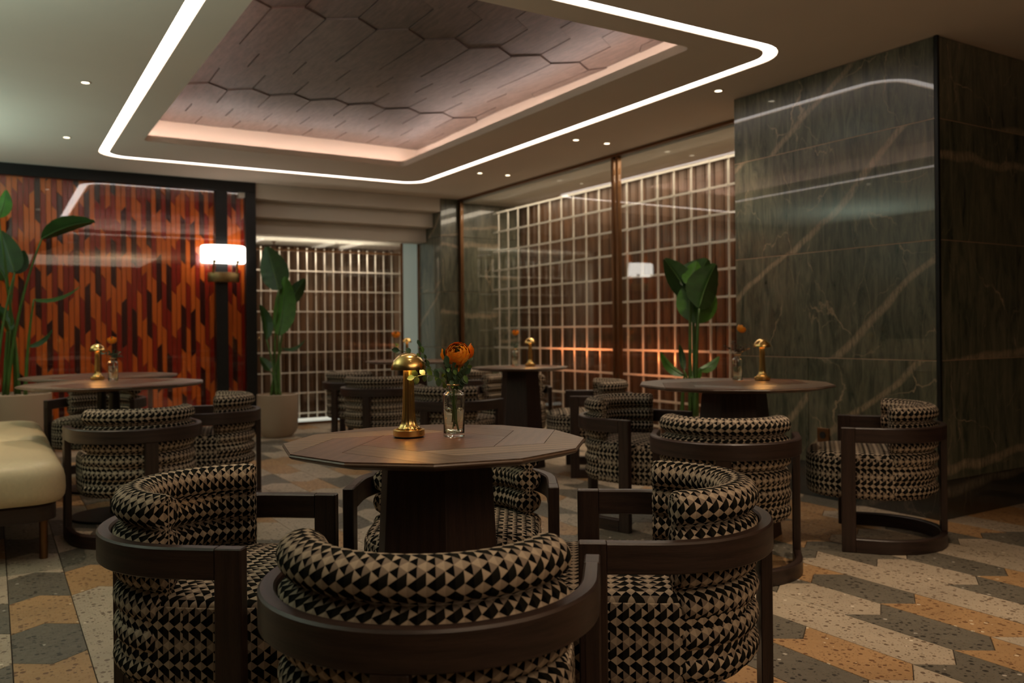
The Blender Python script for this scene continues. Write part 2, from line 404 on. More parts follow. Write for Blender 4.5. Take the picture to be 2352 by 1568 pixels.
for c in range(-5, 27):
    lv, cols = known.get(c, ([], ''))
    lv = list(lv); cols = list(cols)
    if not lv: lv = [(1.685 + .415*random.randint(0, 2), random.choice((-1, 1)))]
    cols = cols[:len(lv)+1]
    while len(cols) < len(lv)+1: cols.append(random.choice('cgo'))
    while lv[-1][0] < 10.2:
        y, s_ = lv[-1]; t = random.choice((-1, 1))
        L = .415 if t == s_ else (.34 if s_ < 0 else .49)
        if random.random() < .25 and t == s_: L = .83
        lv.append((y+L, t)); p = cols[-1]
        cols.append(random.choice([k for k in 'ccgo' if k != p] if random.random() < .85 else 'c'))
    while lv[0][0] > 0.2:
        y, s_ = lv[0]; t = random.choice((-1, 1)); L = .415 if t == s_ else (.34 if s_ > 0 else .49)
        lv.insert(0, (y-L, t)); p = cols[0]; cols.insert(0, random.choice([k for k in 'cgo' if k != p]))
    xc = X0 + PITCH*(c+.5)
    for (a, b, k) in zip(lv[:-1], lv[1:], cols[1:]):
        tiles.append((xc, a[0], b[0]-a[0], a[1], b[1], k))
vis = []; rest = []
for t in tiles:
    ym = t[1]+t[2]/2; f = t[0]*FW.x+ym*FW.y; r = t[0]*RT.x+ym*RT.y
    u = 1176+r/max(f, .1)*FPX; v = 757+1.1/max(f, .1)*FPX
    (vis if f > 1.2 and -250 < u < 2600 and v < 1800 and not (t[0] > 4.7 and ym > 2.9 and ym < 4.3) else rest).append((f, t))
vis.sort(key=lambda q: q[0])
far = [t for f, t in vis[300:]] + [t for f, t in rest]
for f, (xc, y, L, sb, st, k) in vis[:300]:
    key = (round(L, 3), sb, st, k)
    if key not in tilecache:
        tilecache[key] = slab(tile_poly(PITCH, L, sb, st, HT, .0035), -.012, 0).mesh('tile'); tilecache[key].materials.append(TM[k])
    o = link('tile', tilecache[key], None, floor, (xc, y, random.uniform(-.0004, .0003)))
mb = MB(); idx = {'c': 0, 'g': 1, 'o': 2}
for (xc, y, L, sb, st, k) in far:
    P = tile_poly(PITCH, L, sb, st, HT, .0035)
    b = len(mb.v); Q = slab(P, -.012, 0)
    mb.v += [(v[0]+xc, v[1]+y, v[2]) for v in Q.v]; mb.f += [tuple(i+b for i in f) for f in Q.f]; mb.uv += Q.uv; mb.mi += [idx[k]]*len(Q.f)
me = mb.mesh('floor_tiles', weld=False)
for k in 'cgo': me.materials.append(TM[k])
tag(link('floor_tiles', me, None, floor), kind='stuff')

# ------------------------------------------------------------ ceiling with rounded light slot and recessed wood panel field
CZ = 2.75
def rrect(x0, y0, x1, y1, r, n=8):
    P = []
    for (cx, cy, a0) in ((x1-r, y1-r, 0), (x0+r, y1-r, 90), (x0+r, y0+r, 180), (x1-r, y0+r, 270)):
        for i in range(n+1):
            a = rad(a0+90*i/n); P.append((cx+r*cos(a), cy+r*sin(a)))
    return P
LO = rrect(.83, 3.42, 4.105, 8.66, .26); LI = rrect(.915, 3.50, 4.02, 8.57, .18)
RI = rrect(1.115, 3.69, 3.52, 7.80, .06); RO = rrect(.86, 3.45, 3.80, 8.06, .05)
OUT = []
for x, y in LO:
    cx, cy = 2.4675, 6.04
    dx, dy = x-cx, y-cy; k = 1e9
    for (d, lo, hi, c) in ((dx, -2.2, 6.62, cx), (dy, -3.2, 9.5, cy)):
        if abs(d) > 1e-6: k = min(k, ((hi if d > 0 else lo)-c)/d)
    OUT.append((cx+dx*k, cy+dy*k))
def ring(mb, A, B, za, zb, mi=0):
    n = len(A)
    for i in range(n):
        j = (i+1) % n
        mb.face([(*A[i], za), (*A[j], za), (*B[j], zb), (*B[i], zb)], None, mi)
mb = MB(); ring(mb, OUT, LO, CZ, CZ)
# fill the corners of the big rectangle lost between radial points
for (X, Y) in ((6.62, 9.5), (-2.2, 9.5), (-2.2, -3.2), (6.62, -3.2)):
    A = sorted(OUT, key=lambda p: (p[0]-X)**2+(p[1]-Y)**2)
    sx = [p for p in OUT if abs(p[0]-X) < 1e-4]; sy = [p for p in OUT if abs(p[1]-Y) < 1e-4]
    if sx and sy:
        a = min(sx, key=lambda p: abs(p[1]-Y)); b = min(sy, key=lambda p: abs(p[0]-X))
        mb.face([(*a, CZ), (X, Y, CZ), (*b, CZ)])
ring(mb, LO, LO, CZ, CZ+.05); ring(mb, LI, LI, CZ, CZ+.05); ring(mb, LI, RI, CZ, CZ)
ring(mb, RI, RI, CZ, CZ+.055); RL = rrect(1.10, 3.675, 3.535, 7.815, .06)
ring(mb, RI, RL, CZ+.055, CZ+.055); ring(mb, RL, RL, CZ+.055, CZ+.03); ring(mb, RL, RO, CZ+.03, CZ+.03); ring(mb, RO, RO, CZ+.03, CZ+.40)
ring(mb, LO, LI, CZ+.05, CZ+.05)
mb.face([(6.62, -3.2, CZ+.42), (6.62, 9.5, CZ+.42), (-2.2, 9.5, CZ+.42), (-2.2, -3.2, CZ+.42)])
ceiling = S(mb.obj('ceiling', M['ceil']), 'warm beige plaster ceiling with a rounded rectangular light slot')
mb = MB(); LOi = rrect(.838, 3.428, 4.097, 8.652, .252); LIi = rrect(.907, 3.492, 4.028, 8.578, .188)
ring(mb, LOi, LIi, CZ+.006, CZ+.006); ring(mb, LOi, LOi, CZ+.006, CZ+.045); ring(mb, LIi, LIi, CZ+.006, CZ+.045)
tag(mb.obj('light_strip', M['led']), 'long white light strip in a rounded rectangle around the ceiling recess', 'light')
mb = MB(); CA = rrect(1.00, 3.575, 3.635, 7.915, .06); CB = rrect(.98, 3.555, 3.655, 7.935, .06)
ring(mb, CA, CB, CZ+.040, CZ+.040); ring(mb, CA, CA, CZ+.031, CZ+.040); ring(mb, CB, CB, CZ+.031, CZ+.040)
tag(mb.obj('cove_light', M['led_pink']), 'hidden pinkish cove light behind the lip of the ceiling recess', 'light')
# wood panels above
WZ = 3.0
def wave(x, y): return .010*sin(2.3*y+.8*sin(1.5*x)) + .008*sin(1.9*x+1.1*y)
PW, PT = .3286, .112
rows = [3.3, 3.86, 4.43, 4.90, 5.77, 6.22, 6.70, 7.20, 7.62, 8.10, 8.5]
field = S(empty('ceiling_panel_field', (0, 0, 0))); field.parent = ceiling
mbb = MB(); mbb.box(.84, 3.43, WZ+.06, 3.82, 8.08, WZ+.075); S(mbb.obj('panel_backing', M['grout'], ceiling))
bpy.data.objects.remove(field)
for r in range(len(rows)-1):
    off = 1.575 if r % 2 == 0 else 1.41
    for c in range(-4, 9):
        xc = off+PW*(c+.5); ya, yb = rows[r], rows[r+1]; h = PW/2-.0045
        pts = [(xc-h, ya+PT/2+.002), (xc, ya-PT/2+.002), (xc+h, ya+PT/2+.002), (xc+h, yb-PT/2-.002), (xc, yb+PT/2-.002), (xc-h, yb-PT/2-.002)]
        if xc+h < .9 or xc-h > 3.8 or ya > 8.05: continue
        pts = [(min(max(x, .865), 3.795), min(max(y, 3.455), 8.055)) for x, y in pts]
        L = []
        for i in range(6):
            a, b = pts[i], pts[(i+1) % 6]
            for k in range(4):
                L.append((a[0]+(b[0]-a[0])*k/4, a[1]+(b[1]-a[1])*k/4))
        mb = MB(); cx = sum(p[0] for p in L)/24; cy = sum(p[1] for p in L)/24; dz = .004*((r*7+c*3) % 3-1)
        def P3(x, y, z=0): return (x, y, WZ+wave(x, y)+dz+z)
        In = [(cx+(x-cx)*.55, cy+(y-cy)*.55) for x, y in L]
        uo = random.random()*5
        for i in range(24):
            j = (i+1) % 24
            q = [L[i], L[j], In[j], In[i]]; mb.face([P3(*p) for p in q], [(p[1]+uo, p[0]+uo) for p in q])
            q = [In[i], In[j], (cx, cy)]; mb.face([P3(*p) for p in q], [(p[1]+uo, p[0]+uo) for p in q])
            mb.face([P3(*L[i]), P3(*L[j]), P3(*L[j], .02), P3(*L[i], .02)], [(L[i][1], 0), (L[j][1], 0), (L[j][1], .02), (L[i][1], .02)])
        mb.obj('ceiling_panel', M['ceil_wood'], ceiling, smooth='auto', ang=50)

# ------------------------------------------------------------ walls / piers
mb = MB(); mb.box(4.60, 2.86, 0, 6.6, 4.37, CZ)
wr = S(mb.obj('wall_right', M['joint']), 'big green marble pier with black marble base beside the right table')
def marble_slab(parent, x0, y0, z0, x1, y1, z1, mat): 
    mb = MB(); cx, cy, cz = (x0+x1)/2, (y0+y1)/2, (z0+z1)/2
    mb.box(x0-cx, y0-cy, z0-cz, x1-cx, y1-cy, z1-cz)
    return mb.obj('marble_slab', mat, parent, loc=(cx, cy, cz), bevel=.0015)
ZJ = [.224, .907, 1.594, 2.282, 2.748]
g = .002
for k in range(4):
    z0, z1 = ZJ[k]+g, ZJ[k+1]-g
    ys = [2.848, 3.74, 4.37] if k == 0 else [2.848, 4.37]
    for a, b in zip(ys[:-1], ys[1:]): marble_slab(wr, 4.57, a+g, z0, 4.599, b-g, z1, M['marble'])
    marble_slab(wr, 4.588, 2.83, z0, 5.55-g, 2.859, z1, M['marble'])
    marble_slab(wr, 5.55+g, 2.83, z0, 6.6, 2.859, z1, M['marble'])
for z in ZJ[1:4]:
    mb = MB(); mb.box(4.5708, 2.85, z-.0019, 4.582, 4.369, z+.0019); mb.box(4.588, 2.8308, z-.0019, 6.6, 2.842, z+.0019); mb.obj('joint_strip', M['joint'], wr)
o = marble_slab(wr, 4.574, 2.834, .001, 4.599, 4.37, ZJ[0], M['marble2']); o.name = 'base_slab'
o = marble_slab(wr, 4.602, 2.834, .001, 6.6, 2.859, ZJ[0], M['marble2']); o.name = 'base_slab'
mb = MB(); mb.box(4.566, 2.826, .224, 4.586, 2.846, CZ-.001); mb.obj('corner_trim', M['black_metal'], wr)
# outlet
t = empty('floor_box_outlet', (4.57, 3.62, .365), 0, 'small dark bronze power outlet low on the green marble pier', 'outlet')
mb = MB(); mb.box(-.012, -.045, 0, -.001, .045, .09); mb.obj('plate', M['bronze'], t, bevel=.002)
mb = MB(); mb.lathe([(0, 0), (.022, 0), (.022, .004), (0, .004)], 20); o = mb.obj('socket', M['rubber'], t, loc=(-.0125, 0, .045)); o.rotation_euler = (0, -pi/2, 0)

# far marble pier
mb = MB(); mb.box(4.77, 9.43, 0, 6.6, 11.2, CZ)
wf = S(mb.obj('wall_far_right', M['joint']), 'green marble pier in the far corner')
for k in range(4):
    z0, z1 = ZJ[k]+g if k else .002, ZJ[k+1]-g
    for a, b in ((4.742, 5.0), (5.0, 5.6), (5.6, 6.6)): marble_slab(wf, a+g, 9.40, z0, b-g, 9.429, z1, M['marble'])
    marble_slab(wf, 4.742, 9.432, z0, 4.769, 10.03, z1, M['marble'])
mb = MB(); mb.box(4.985, 9.385, 0, 5.01, 9.399, CZ-.002); S(mb.obj('trim_1', M['bronze']), 'slim bronze edge strip on the far marble pier')

# stepped soffit
for i, (y, z0, z1) in enumerate(((9.4, 2.583, CZ-.002), (9.6, 2.41, 2.581), (9.8, 2.24, 2.408))):
    mb = MB(); mb.box(2.30, y, z0, 4.738, 10.0, z1)
    S(mb.obj('trim_%d' % (i+2), M['soffit'], bevel=.004), ['top', 'middle', 'lowest'][i]+' step of the taupe stepped soffit over the far window')
mb = MB(); mb.box(2.1, 10.0, 2.24, 4.76, 11.2, 2.30); S(mb.obj('ceiling_alcove', M['cream_wall']), 'pale ceiling behind the far window')
# far window
w1 = S(MB().obj('window_1', M['bronze']) if False else empty('window_1', (0, 0, 0)), 'far window of clear glass in slim bronze frame')
for (x0, x1) in ((2.30, 2.33), (4.495, 4.515), (4.722, 4.740)):
    mb = MB(); mb.box(x0, 10.03, .0, x1, 10.07, 2.239); mb.obj('frame_post', M['bronze'], w1, bevel=.002)
mb = MB(); mb.box(2.331, 10.035, 2.085, 4.494, 10.065, 2.105); mb.obj('frame_rail', M['bronze'], w1)
mb = MB(); mb.box(2.331, 10.035, .001, 4.494, 10.065, .03); mb.obj('frame_rail', M['bronze'], w1)
mb = MB(); mb.box(2.332, 10.045, .031, 4.493, 10.053, 2.238); mb.obj('pane', M['pane'], w1)
mb = MB(); mb.box(4.516, 10.045, .001, 4.721, 10.053, 2.238); mb.obj('pane', M['frost'], w1)
# right glass wall
w2 = S(empty('window_2', (0, 0, 0)), 'long glass wall to the right between the marble piers')
mb = MB(); mb.box(4.985, 4.372, CZ-.028, 5.03, 9.384, CZ-.001); mb.obj('frame_rail', M['bronze'], w2)
mb = MB(); mb.box(4.985, 4.372, .0005, 5.03, 9.384, .03); mb.obj('frame_rail', M['bronze'], w2)
for y in (4.372, 6.225, 6.295, 9.34):
    mb = MB(); mb.box(4.985, y, .031, 5.03, y+.03, CZ-.03); mb.obj('frame_post', M['bronze'], w2, bevel=.002)
for a, b in ((4.403, 6.224), (6.326, 9.339)):
    mb = MB(); mb.box(5.0, a, .031, 5.009, b, CZ-.03); mb.obj('pane', M['pane_green'], w2)
mb = MB(); mb.box(5.0, 6.256, .031, 5.009, 6.294, CZ-.03); mb.obj('pane', M['pane_green'], w2)
# alcove behind the glass
mb = MB(); mb.box(5.03, 4.372, 2.62, 6.2, 9.398, CZ-.001) if False else mb.box(5.93, 4.372, 0, 6.2, 9.398, CZ-.001); S(mb.obj('wall_alcove_right', M['dark_wall']))
mb = MB(); mb.box(2.0, 10.95, 0, 4.769, 11.2, 2.239); S(mb.obj('wall_alcove_far', M['dark_wall']))
mb = MB(); mb.box(2.05, 10.0, 0, 2.29, 10.949, 2.239); S(mb.obj('wall_alcove_left', M['cream_wall']))
mb = MB(); mb.box(5.04, 4.38, 2.705, 5.92, 9.38, 2.745); S(mb.obj('ceiling_glass_alcove', M['cream_wall']), 'pale ceiling behind the glass wall')

def lattice(name, label, A, B, z0, z1, vs, hs, th=.017):
    """A,B wall line ends in plan; vs = offsets along, hs = heights"""
    t = empty(name, (A[0], A[1], 0), math.atan2(B[1]-A[1], B[0]-A[0]), label, 'screen')
    L = math.hypot(B[0]-A[0], B[1]-A[1])
    mv = MB(); mv.box(-th/2, -.006, z0, th/2, .006, z1); mv = mv.mesh('rod'); mv.materials.append(M['rod'])
    mh = MB(); mh.box(0, -.018, -th*.6, L, -.0065, th*.6, along='x'); mh = mh.mesh('rod'); mh.materials.append(M['rod'])
    for u in vs: link('rod', mv, None, t, (u, 0, 0))
    for z in hs: link('rod', mh, None, t, (0, 0, z))
    # little clamps on the crossings
    mb = MB()
    for u in vs:
        for z in hs: mb.box(u-.012, -.024, z-.012, u+.012, -.0185, z+.012)
    tag(mb.obj('clamps', M['rod'], t, weld=False), kind='stuff')
    return t
lattice('lattice_screen', 'cream metal lattice screen behind the far window, seen past the potted plant', (2.31, 10.4), (4.66, 10.4), .03, 2.16,
        [.03+.1145*k for k in range(21)], [.103+.2530*k for k in range(9)], .013)
lattice('lattice_screen', 'tall cream metal lattice screen behind the right glass wall', (5.36, 9.15), (5.36, 4.45), .02, 2.56,
        [.11+.2262*k for k in range(21)], [.19+.2372*k for k in range(11)], .017)
def slats(name, label, A, B, n, z0, z1, dep):
    t = empty(name, (A[0], A[1], 0), math.atan2(B[1]-A[1], B[0]-A[0]), label, 'panelling')
    L = math.hypot(B[0]-A[0], B[1]-A[1]); p = L/n
    mm = MB(); w = p*.46
    prof = [(-w, 0), (-w, -dep*.5), (-w*.6, -dep), (w*.6, -dep), (w, -dep*.5), (w, 0)]
    mm.grid([[(x, y, z) for x, y in prof] for z in (z0, z1)], [[(z, i*.02) for i in range(6)] for z in (z0, z1)])
    mm = mm.mesh('slat', weld=False); mm.materials.append(M['brown_slat'])
    for i in range(n): link('slat', mm, None, t, (p*(i+.5), 0, 0))
    mb = MB(); mb.box(0, .001, z0, L, .012, z1); mb.obj('backing', M['brown_slat'], t)
slats('slatted_backdrop', 'brown slatted backdrop behind the far lattice screen', (2.30, 10.93), (4.76, 10.93), 26, 0, 2.23, .03)
slats('slatted_backdrop', 'brown slatted backdrop behind the tall right lattice screen', (5.91, 9.38), (5.91, 4.39), 40, 0, 2.70, .04)
mb = MB(); mb.box(2.78, 10.12, 0, 3.75, 10.34, .045); tag(mb.obj('light_box', M['glowbox'], bevel=.004), 'low glowing white light box at the foot of the far window', 'light')
# suspended sprinkler
t = empty('sprinkler', (2.99, 10.5, 2.239), 0, 'small sprinkler head on the pale ceiling behind the far window', 'sprinkler')
mb = MB(); mb.lathe([(0, 0), (.03, 0), (.03, -.008), (.008, -.012), (.008, -.035), (0, -.035)], 16); mb.obj('body', M['bronze'], t, smooth='auto')
mb = MB(); mb.lathe([(0, -.040), (.02, -.040), (.02, -.036), (0, -.036)], 16); mb.obj('deflector', M['bronze'], t)

# orange tiled wall behind glass
mb = MB(); mb.box(-2.2, 9.515, 0, 2.40, 9.7, CZ-.001); wo = S(mb.obj('wall_far', M['wall_grout']), 'far wall of slender orange, red and maroon glazed tiles')
cw = .0481; allt = []
seqw = [0, 1, 0, 2, 0, 2, 1]
for c in range(-46, 49):
    x = .055 + c*cw
    if x < -2.15: continue
    sg = -1 if (c*5+3) % 7 < 5 else 1
    z = -.35+random.random()*.33; lastk = -1
    base = (2, 1, 2, 1, 2, 1, 1)[c % 7]; z = -.5+((c*.187+random.choice((0, .05, .10))) % .47); ki = c//2 + (c % 2)*0
    while z < 2.75:
        L = .47
        ki += 1; kk = 0 if (ki+c) % 2 else base
        if random.random() < .07: kk = 1
        allt.append((x, z, L, sg, kk)); lastk = kk; z += L
GM = [M['g_orange'], M['g_red'], M['g_maroon']]
def wtile(x, z, L, sg, off=(0, 0)):
    h = cw/2-.0024; s_ = sg*.024; zb, zt = z+.0024, z+L-.0024
    P = [(x-h, zb-s_), (x+h, zb+s_), (x+h, zt+s_), (x-h, zt-s_)]
    P = [(p[0], min(max(p[1], 0.002), 2.745)) for p in P]
    return P
def add_wtile(mb, P, y=9.500, mi=0, o=(0, 0)):
    F = [(p[0]-o[0], y, p[1]-o[1]) for p in P]; B = [(p[0]-o[0], y+.014, p[1]-o[1]) for p in P]
    ins = .0015
    cx = sum(p[0] for p in F)/4; cz = sum(p[2] for p in F)/4
    I = [(p[0]+(ins if p[0] < cx else -ins), y-.002, p[2]+(ins if p[2] < cz else -ins)) for p in F]
    mb.face(I[::-1], None, mi)
    for i in range(4):
        j = (i+1) % 4
        mb.face([F[i], F[j], I[j], I[i]][::-1], None, mi); mb.face([B[i], B[j], F[j], F[i]][::-1], None, mi)
inview = [t for t in allt if t[0] > .02 and t[1]+t[2] > .2]
inview = [t for t in inview if max(p[1] for p in wtile(*t[:4]))-min(p[1] for p in wtile(*t[:4])) > .06]
inview.sort(key=lambda t: t[0]*FW.x+9.5*FW.y - .1*min(t[1], 1.2))
keep = inview[:300]; ks = set(id(t) for t in keep)
wcache = {}
for t in keep:
    x, z, L, sg, k = t
    full = z > .03 and z+L < 2.70
    if full:
        key = (L, sg, k)
        if key not in wcache:
            mb = MB(); add_wtile(mb, wtile(0, 0+.5, L, sg), y=0, o=(0, .5)); wcache[key] = mb.mesh('tile'); wcache[key].materials.append(GM[k])
        link('tile', wcache[key], None, wo, (x, 9.500, z))
    else:
        mb = MB(); add_wtile(mb, wtile(x, z, L, sg)); mb.obj('tile', GM[k], wo)
mb = MB()
for t in allt:
    if id(t) in ks: continue
    P = wtile(*t[:4])
    if max(p[1] for p in P)-min(p[1] for p in P) < .06: continue
    add_wtile(mb, P, mi=t[4])
me = mb.mesh('wall_tiles', weld=False)
for k in GM: me.materials.append(k)
tag(link('wall_tiles', me, None, wo), kind='stuff')
w3 = S(empty('window_3', (0, 0, 0)), 'black framed glass front over the orange tiled wall')
for (x0, z0, x1, z1) in ((-2.2, 2.636, 2.477, CZ-.001), (2.364, 0, 2.477, 2.635), (2.048, .0, 2.172, 2.635), (-2.2, 0, 2.047, .06)):
    mb = MB(); mb.box(x0, 9.38, z0, x1, 9.46, z1); mb.obj('black_frame', M['black_metal'], w3, bevel=.003)
mb = MB(); mb.box(-2.199, 9.415, .061, 2.047, 9.423, 2.635); mb.obj('pane', M['pane'], w3)
mb = MB(); mb.box(2.173, 9.415, .001, 2.363, 9.423, 2.635); mb.obj('pane', M['pane'], w3)
mb = MB(); mb.box(2.41, 9.462, 0, 2.477, 10.0, CZ-.001) ; mb.box(2.30, 9.70, 0, 2.409, 9.999, 2.239); S(mb.obj('wall_return', M['black_metal']))
# unseen sides
mb = MB(); mb.box(-2.4, -3.2, 0, -2.201, 9.7, CZ); S(mb.obj('wall_left', M['dark_wall']))
mb = MB(); mb.box(-2.2, -3.4, 0, 7.0, -3.201, CZ); S(mb.obj('wall_back', M['dark_wall']))
mb = MB(); mb.box(6.61, -3.2, 0, 6.8, 11.2, CZ); S(mb.obj('wall_far_side', M['dark_wall']))

# ------------------------------------------------------------ downlights
pin0 = empty('downlight', (0, 0, CZ))
mb = MB(); mb.lathe([(.026, -.001), (.034, -.001), (.034, -.004), (.025, -.004), (.024, .0)], 24); mb.obj('trim_ring', M['ceil'], pin0, smooth='auto')
mb = MB(); mb.lathe([(0, -.0025), (.0235, -.0025), (.0235, -.0005), (0, -.0005)], 24); mb.obj('lens', M['pin'], pin0)
def spot(loc, e, size=70, col=WARM, blend=.8, rot=(0, 0, 0)):
    l = bpy.data.lights.new('spot_beam', 'SPOT'); l.energy = e; l.color = col; l.spot_size = rad(size); l.spot_blend = blend; l.shadow_soft_size = .03
    o = bpy.data.objects.new('spot_beam', l); o.location = loc; o.rotation_euler = rot; COL.objects.link(o)
PINS = [(.535, 6.17, 1, 'small round ceiling downlight left of the light strip, the nearer of the left pair'),
        (.545, 7.956, 1, 'small round ceiling downlight by the far left corner of the light strip'),
        (4.305, 4.258, 1, 'small round ceiling downlight beside the marble pier, nearest on the right side'),
        (4.329, 5.972, 1, 'left one of the middle pair of downlights beside the glass wall'),
        (4.65, 5.951, .6, 'right one of the middle pair of downlights beside the glass wall'),
        (4.35, 7.709, 1, 'left one of the far pair of downlights near the stepped soffit'),
        (4.67, 7.677, .6, 'right one of the far pair of downlights near the stepped soffit')]
for i, (x, y, k, lab) in enumerate(PINS):
    o = pin0 if i == 0 else copy_tree(pin0)
    o.location = (x, y, CZ); tag(o, lab, 'downlight', 'recessed ceiling downlights'); spot((x, y, CZ-.01), SPOT_W*k, 74)
for (x, y, e, s_) in ((2.9, 2.30, 90, 52), (.35, 3.1, 40, 60), (1.3, 2.3, 36, 56), (3.75, 2.35, 40, 60), (2.0, 3.2, 40, 60), (1.0, 1.0, 24, 70), (1.0, 1.55, 20, 44), (3.0, 1.3, 34, 70), (-.2, 5.2, 60, 60)):  # unseen spots without fittings; some added to brighten the main table and flower
    spot((x, y, CZ-.01), e, s_)
# the loose spots above light tables and floor from out of view
# ------------------------------------------------------------ chair
def usweep(z0, z1, r, th, yend, n=40, ch=.003):
    """U-shaped rail: profile rectangle with small chamfer swept along the U"""
    path = [(-r, yend, (-1, 0))] + [(-r, yend*(1-i/3), (-1, 0)) for i in (1, 2)] 
    for i in range(n+1):
        a = pi+pi*i/n; path.append((r*cos(a), r*sin(a), (cos(a), sin(a))))
    path += [(r, yend*i/3, (1, 0)) for i in (1, 2, 3)]
    h = th/2; c = ch
    prof = [(-h, z0+c), (-h+c, z0), (h-c, z0), (h, z0+c), (h, z1-c*1.6), (h-c*1.6, z1), (-h+c*1.6, z1), (-h, z1-c*1.6)]
    pl = [0]
    for i in range(1, len(prof)+1): pl.append(pl[-1]+math.hypot(prof[i % 8][0]-prof[i-1][0], prof[i % 8][1]-prof[i-1][1]))
    mb = MB(); rows = []; uvs = []; L = 0
    for i, (x, y, nn) in enumerate(path):
        if i: L += math.hypot(x-path[i-1][0], y-path[i-1][1])
        rows.append([(x+nn[0]*p[0], y+nn[1]*p[0], p[1]) for p in prof]); uvs.append([(L, pl[k]) for k in range(9)])
    mb.grid(rows, uvs, True); mb.face(rows[0][::-1]); mb.face(rows[-1]); return mb
CR, CFW = .323, .17
ch0 = empty('barrel_chair')
usweep(.537, .610, CR, .034, CFW-.066, ch=.003).obj('arm_rail', M['oak'], ch0, smooth='auto', ang=25)
usweep(.0, .068, CR, .034, CFW-.066).obj('base_rail', M['oak'], ch0, smooth='auto', ang=25)
for s_ in (-1, 1):
    mb = MB(); mb.box(s_*CR-.017, CFW-.066, 0, s_*CR+.017, CFW, .610); mb.obj('front_post', M['oak'], ch0, bevel=.003)
mb = MB(); mb.box(-.033, -CR-.015, .068, .033, -CR+.015, .537); mb.obj('back_post', M['oak'], ch0, bevel=.002)
# backrest with channel tufts
def backrest():
    rc = .2535; prof = []; zb, hr, nr = .256, .0745, 5
    prof.append((rc+.016, zb))
    for i in range(nr):
        for k in range(1, 7):
            t = k/6; bul = (sin(pi*t)**.5)*.034 if 0 < t < 1 else 0
            prof.append((rc+.016+bul, zb+hr*(i+t)))
    zt = zb+hr*nr
    for k in range(1, 16):
        a = -pi*.30+(pi+2*pi*.30)*k/16
        prof.append((rc+.0515*cos(a), zt+.041+.043*sin(a)))
    for i in range(nr, 0, -1):
        for k in range(0, 6):
            t = 1-k/6; bul = (sin(pi*t)**.5)*.034 if 0 < t < 1 else 0
            prof.append((rc-.016-bul, zb+hr*(i-1+t)))
    prof.append((rc-.016, zb))
    n = len(prof); pl = [0]
    for i in range(1, n+1): pl.append(pl[-1]+math.hypot(prof[i % n][0]-prof[i-1][0], prof[i % n][1]-prof[i-1][1]))
    a0, a1, N = rad(198), rad(342), 60
    mb = MB(); rows = []; uvs = []
    ends = [(.026, .04), (.0255, .30), (.022, .62), (.015, .85), (.006, .97)]
    def add(a, off, sh):
        row = []
        zc = .50
        for (r, z) in prof:
            rr = rc+(r-rc)*sh; zz = z if sh > .99 else (z-(1-sh)*.012 if z > .7 else z)
            wob = .0025*sin(z*160)*(1-sh)
            row.append((rr*cos(a)-sin(a)*off, rr*sin(a)+cos(a)*off, zz+wob))
        rows.append(row); uvs.append([(-(a*.275+off+(1 if off > 0 else -1)*(1-sh)*.05), pl[k]) for k in range(n+1)])
    for off, sh in ends: add(a0, -off, sh)
    for i in range(N+1): add(a0+(a1-a0)*i/N, 0, 1)
    for off, sh in ends[::-1]: add(a1, off, sh)
    mb.grid(rows, uvs, True); mb.face(rows[0][::-1]); mb.face(rows[-1]); return mb
backrest().obj('backrest', M['fabric'], ch0, smooth=True)
def seat():
    N = 72; out = []
    for i in range(N):
        a = 2*pi*i/N; c, s_ = cos(a), sin(a)
        if s_ >= 0: r = (abs(c)**2.9/.287**2.9 + abs(s_)**2.9/.335**2.9)**(-1/2.9)
        else: r = (abs(c)**2.3/.287**2.3 + abs(s_)**2.3/.272**2.3)**(-1/2.3)
        out.append((r*c, r*s_))
    per = [0]
    for i in range(1, N+1): per.append(per[-1]+math.hypot(out[i % N][0]-out[i-1][0], out[i % N][1]-out[i-1][1]))
    mb = MB()
    side = [(.90, .250), (.965, .252), (.992, .262), (1.0, .29), (1.004, .35), (1.002, .41), (.997, .440), (.985, .452), (.972, .4535)]
    rows = [[(x*k, y*k, z) for x, y in out] for k, z in side]
    mb.grid(rows, [[(-per[j], z*1.0) for j in range(N+1)] for k, z in side], True)
    top = [(.972, .4535), (.968, .4575), (.955, .463), (.92, .469), (.85, .475), (.7, .480), (.45, .484), (.2, .486)]
    rows = [[(x*k, y*k, z) for x, y in out] for k, z in top]
    mb.grid(rows, [[(r[j % N][0], r[j % N][1]) for j in range(N+1)] for r in rows], True)
    mb.face(rows[-1], [(p[0], p[1]) for p in rows[-1]])
    b = [(x*.90, y*.90, .250) for x, y in out]; mb.face(b[::-1])
    return mb
seat().obj('seat', M['fabric'], ch0, smooth='auto', ang=50)
G = 'black and beige barrel chairs'
T0 = 'barrel chair in black and beige fabric '
CHAIRS = [
 (.759, 1.562, 321.8, 'nearest the camera, its back to us'),
 (.557, 2.339, 231.4, 'at the main table, left, open to the right'),
 (1.485, 1.768, 54.3, 'at the main table, right, open to the left'),
 (1.312, 2.515, 147.9, 'facing us behind the main pedestal'),
 (2.890, 2.843, 313.8, 'with its back to us before the right table'),
 (3.920, 2.793, 38.9, 'standing alone before the green marble pier'),
 (3.195, 3.833, 196.2, 'left of the right table, open to the right'),
 (3.986, 5.356, 58, 'right of the middle back table, half hidden'),
 (2.893, 5.569, 294.7, 'its arm seen behind the main vase'),
 (3.94, 6.42, 148, 'facing us behind the middle back table'),
 (2.986, 7.20, 318, 'far back, its back to us, left of lamp'),
 (3.147, 8.157, 297, 'farthest back, partly hidden before the far window'),
 (4.20, 7.85, 62, 'at the farthest table near the far marble corner'),
 (.675, 5.074, 5.1, 'with its back to us before the left tables'),
 (1.19, 5.765, 76, 'right of the left tables near the black post'),
 (.707, 7.307, 150, 'facing us behind the left tables'),
]
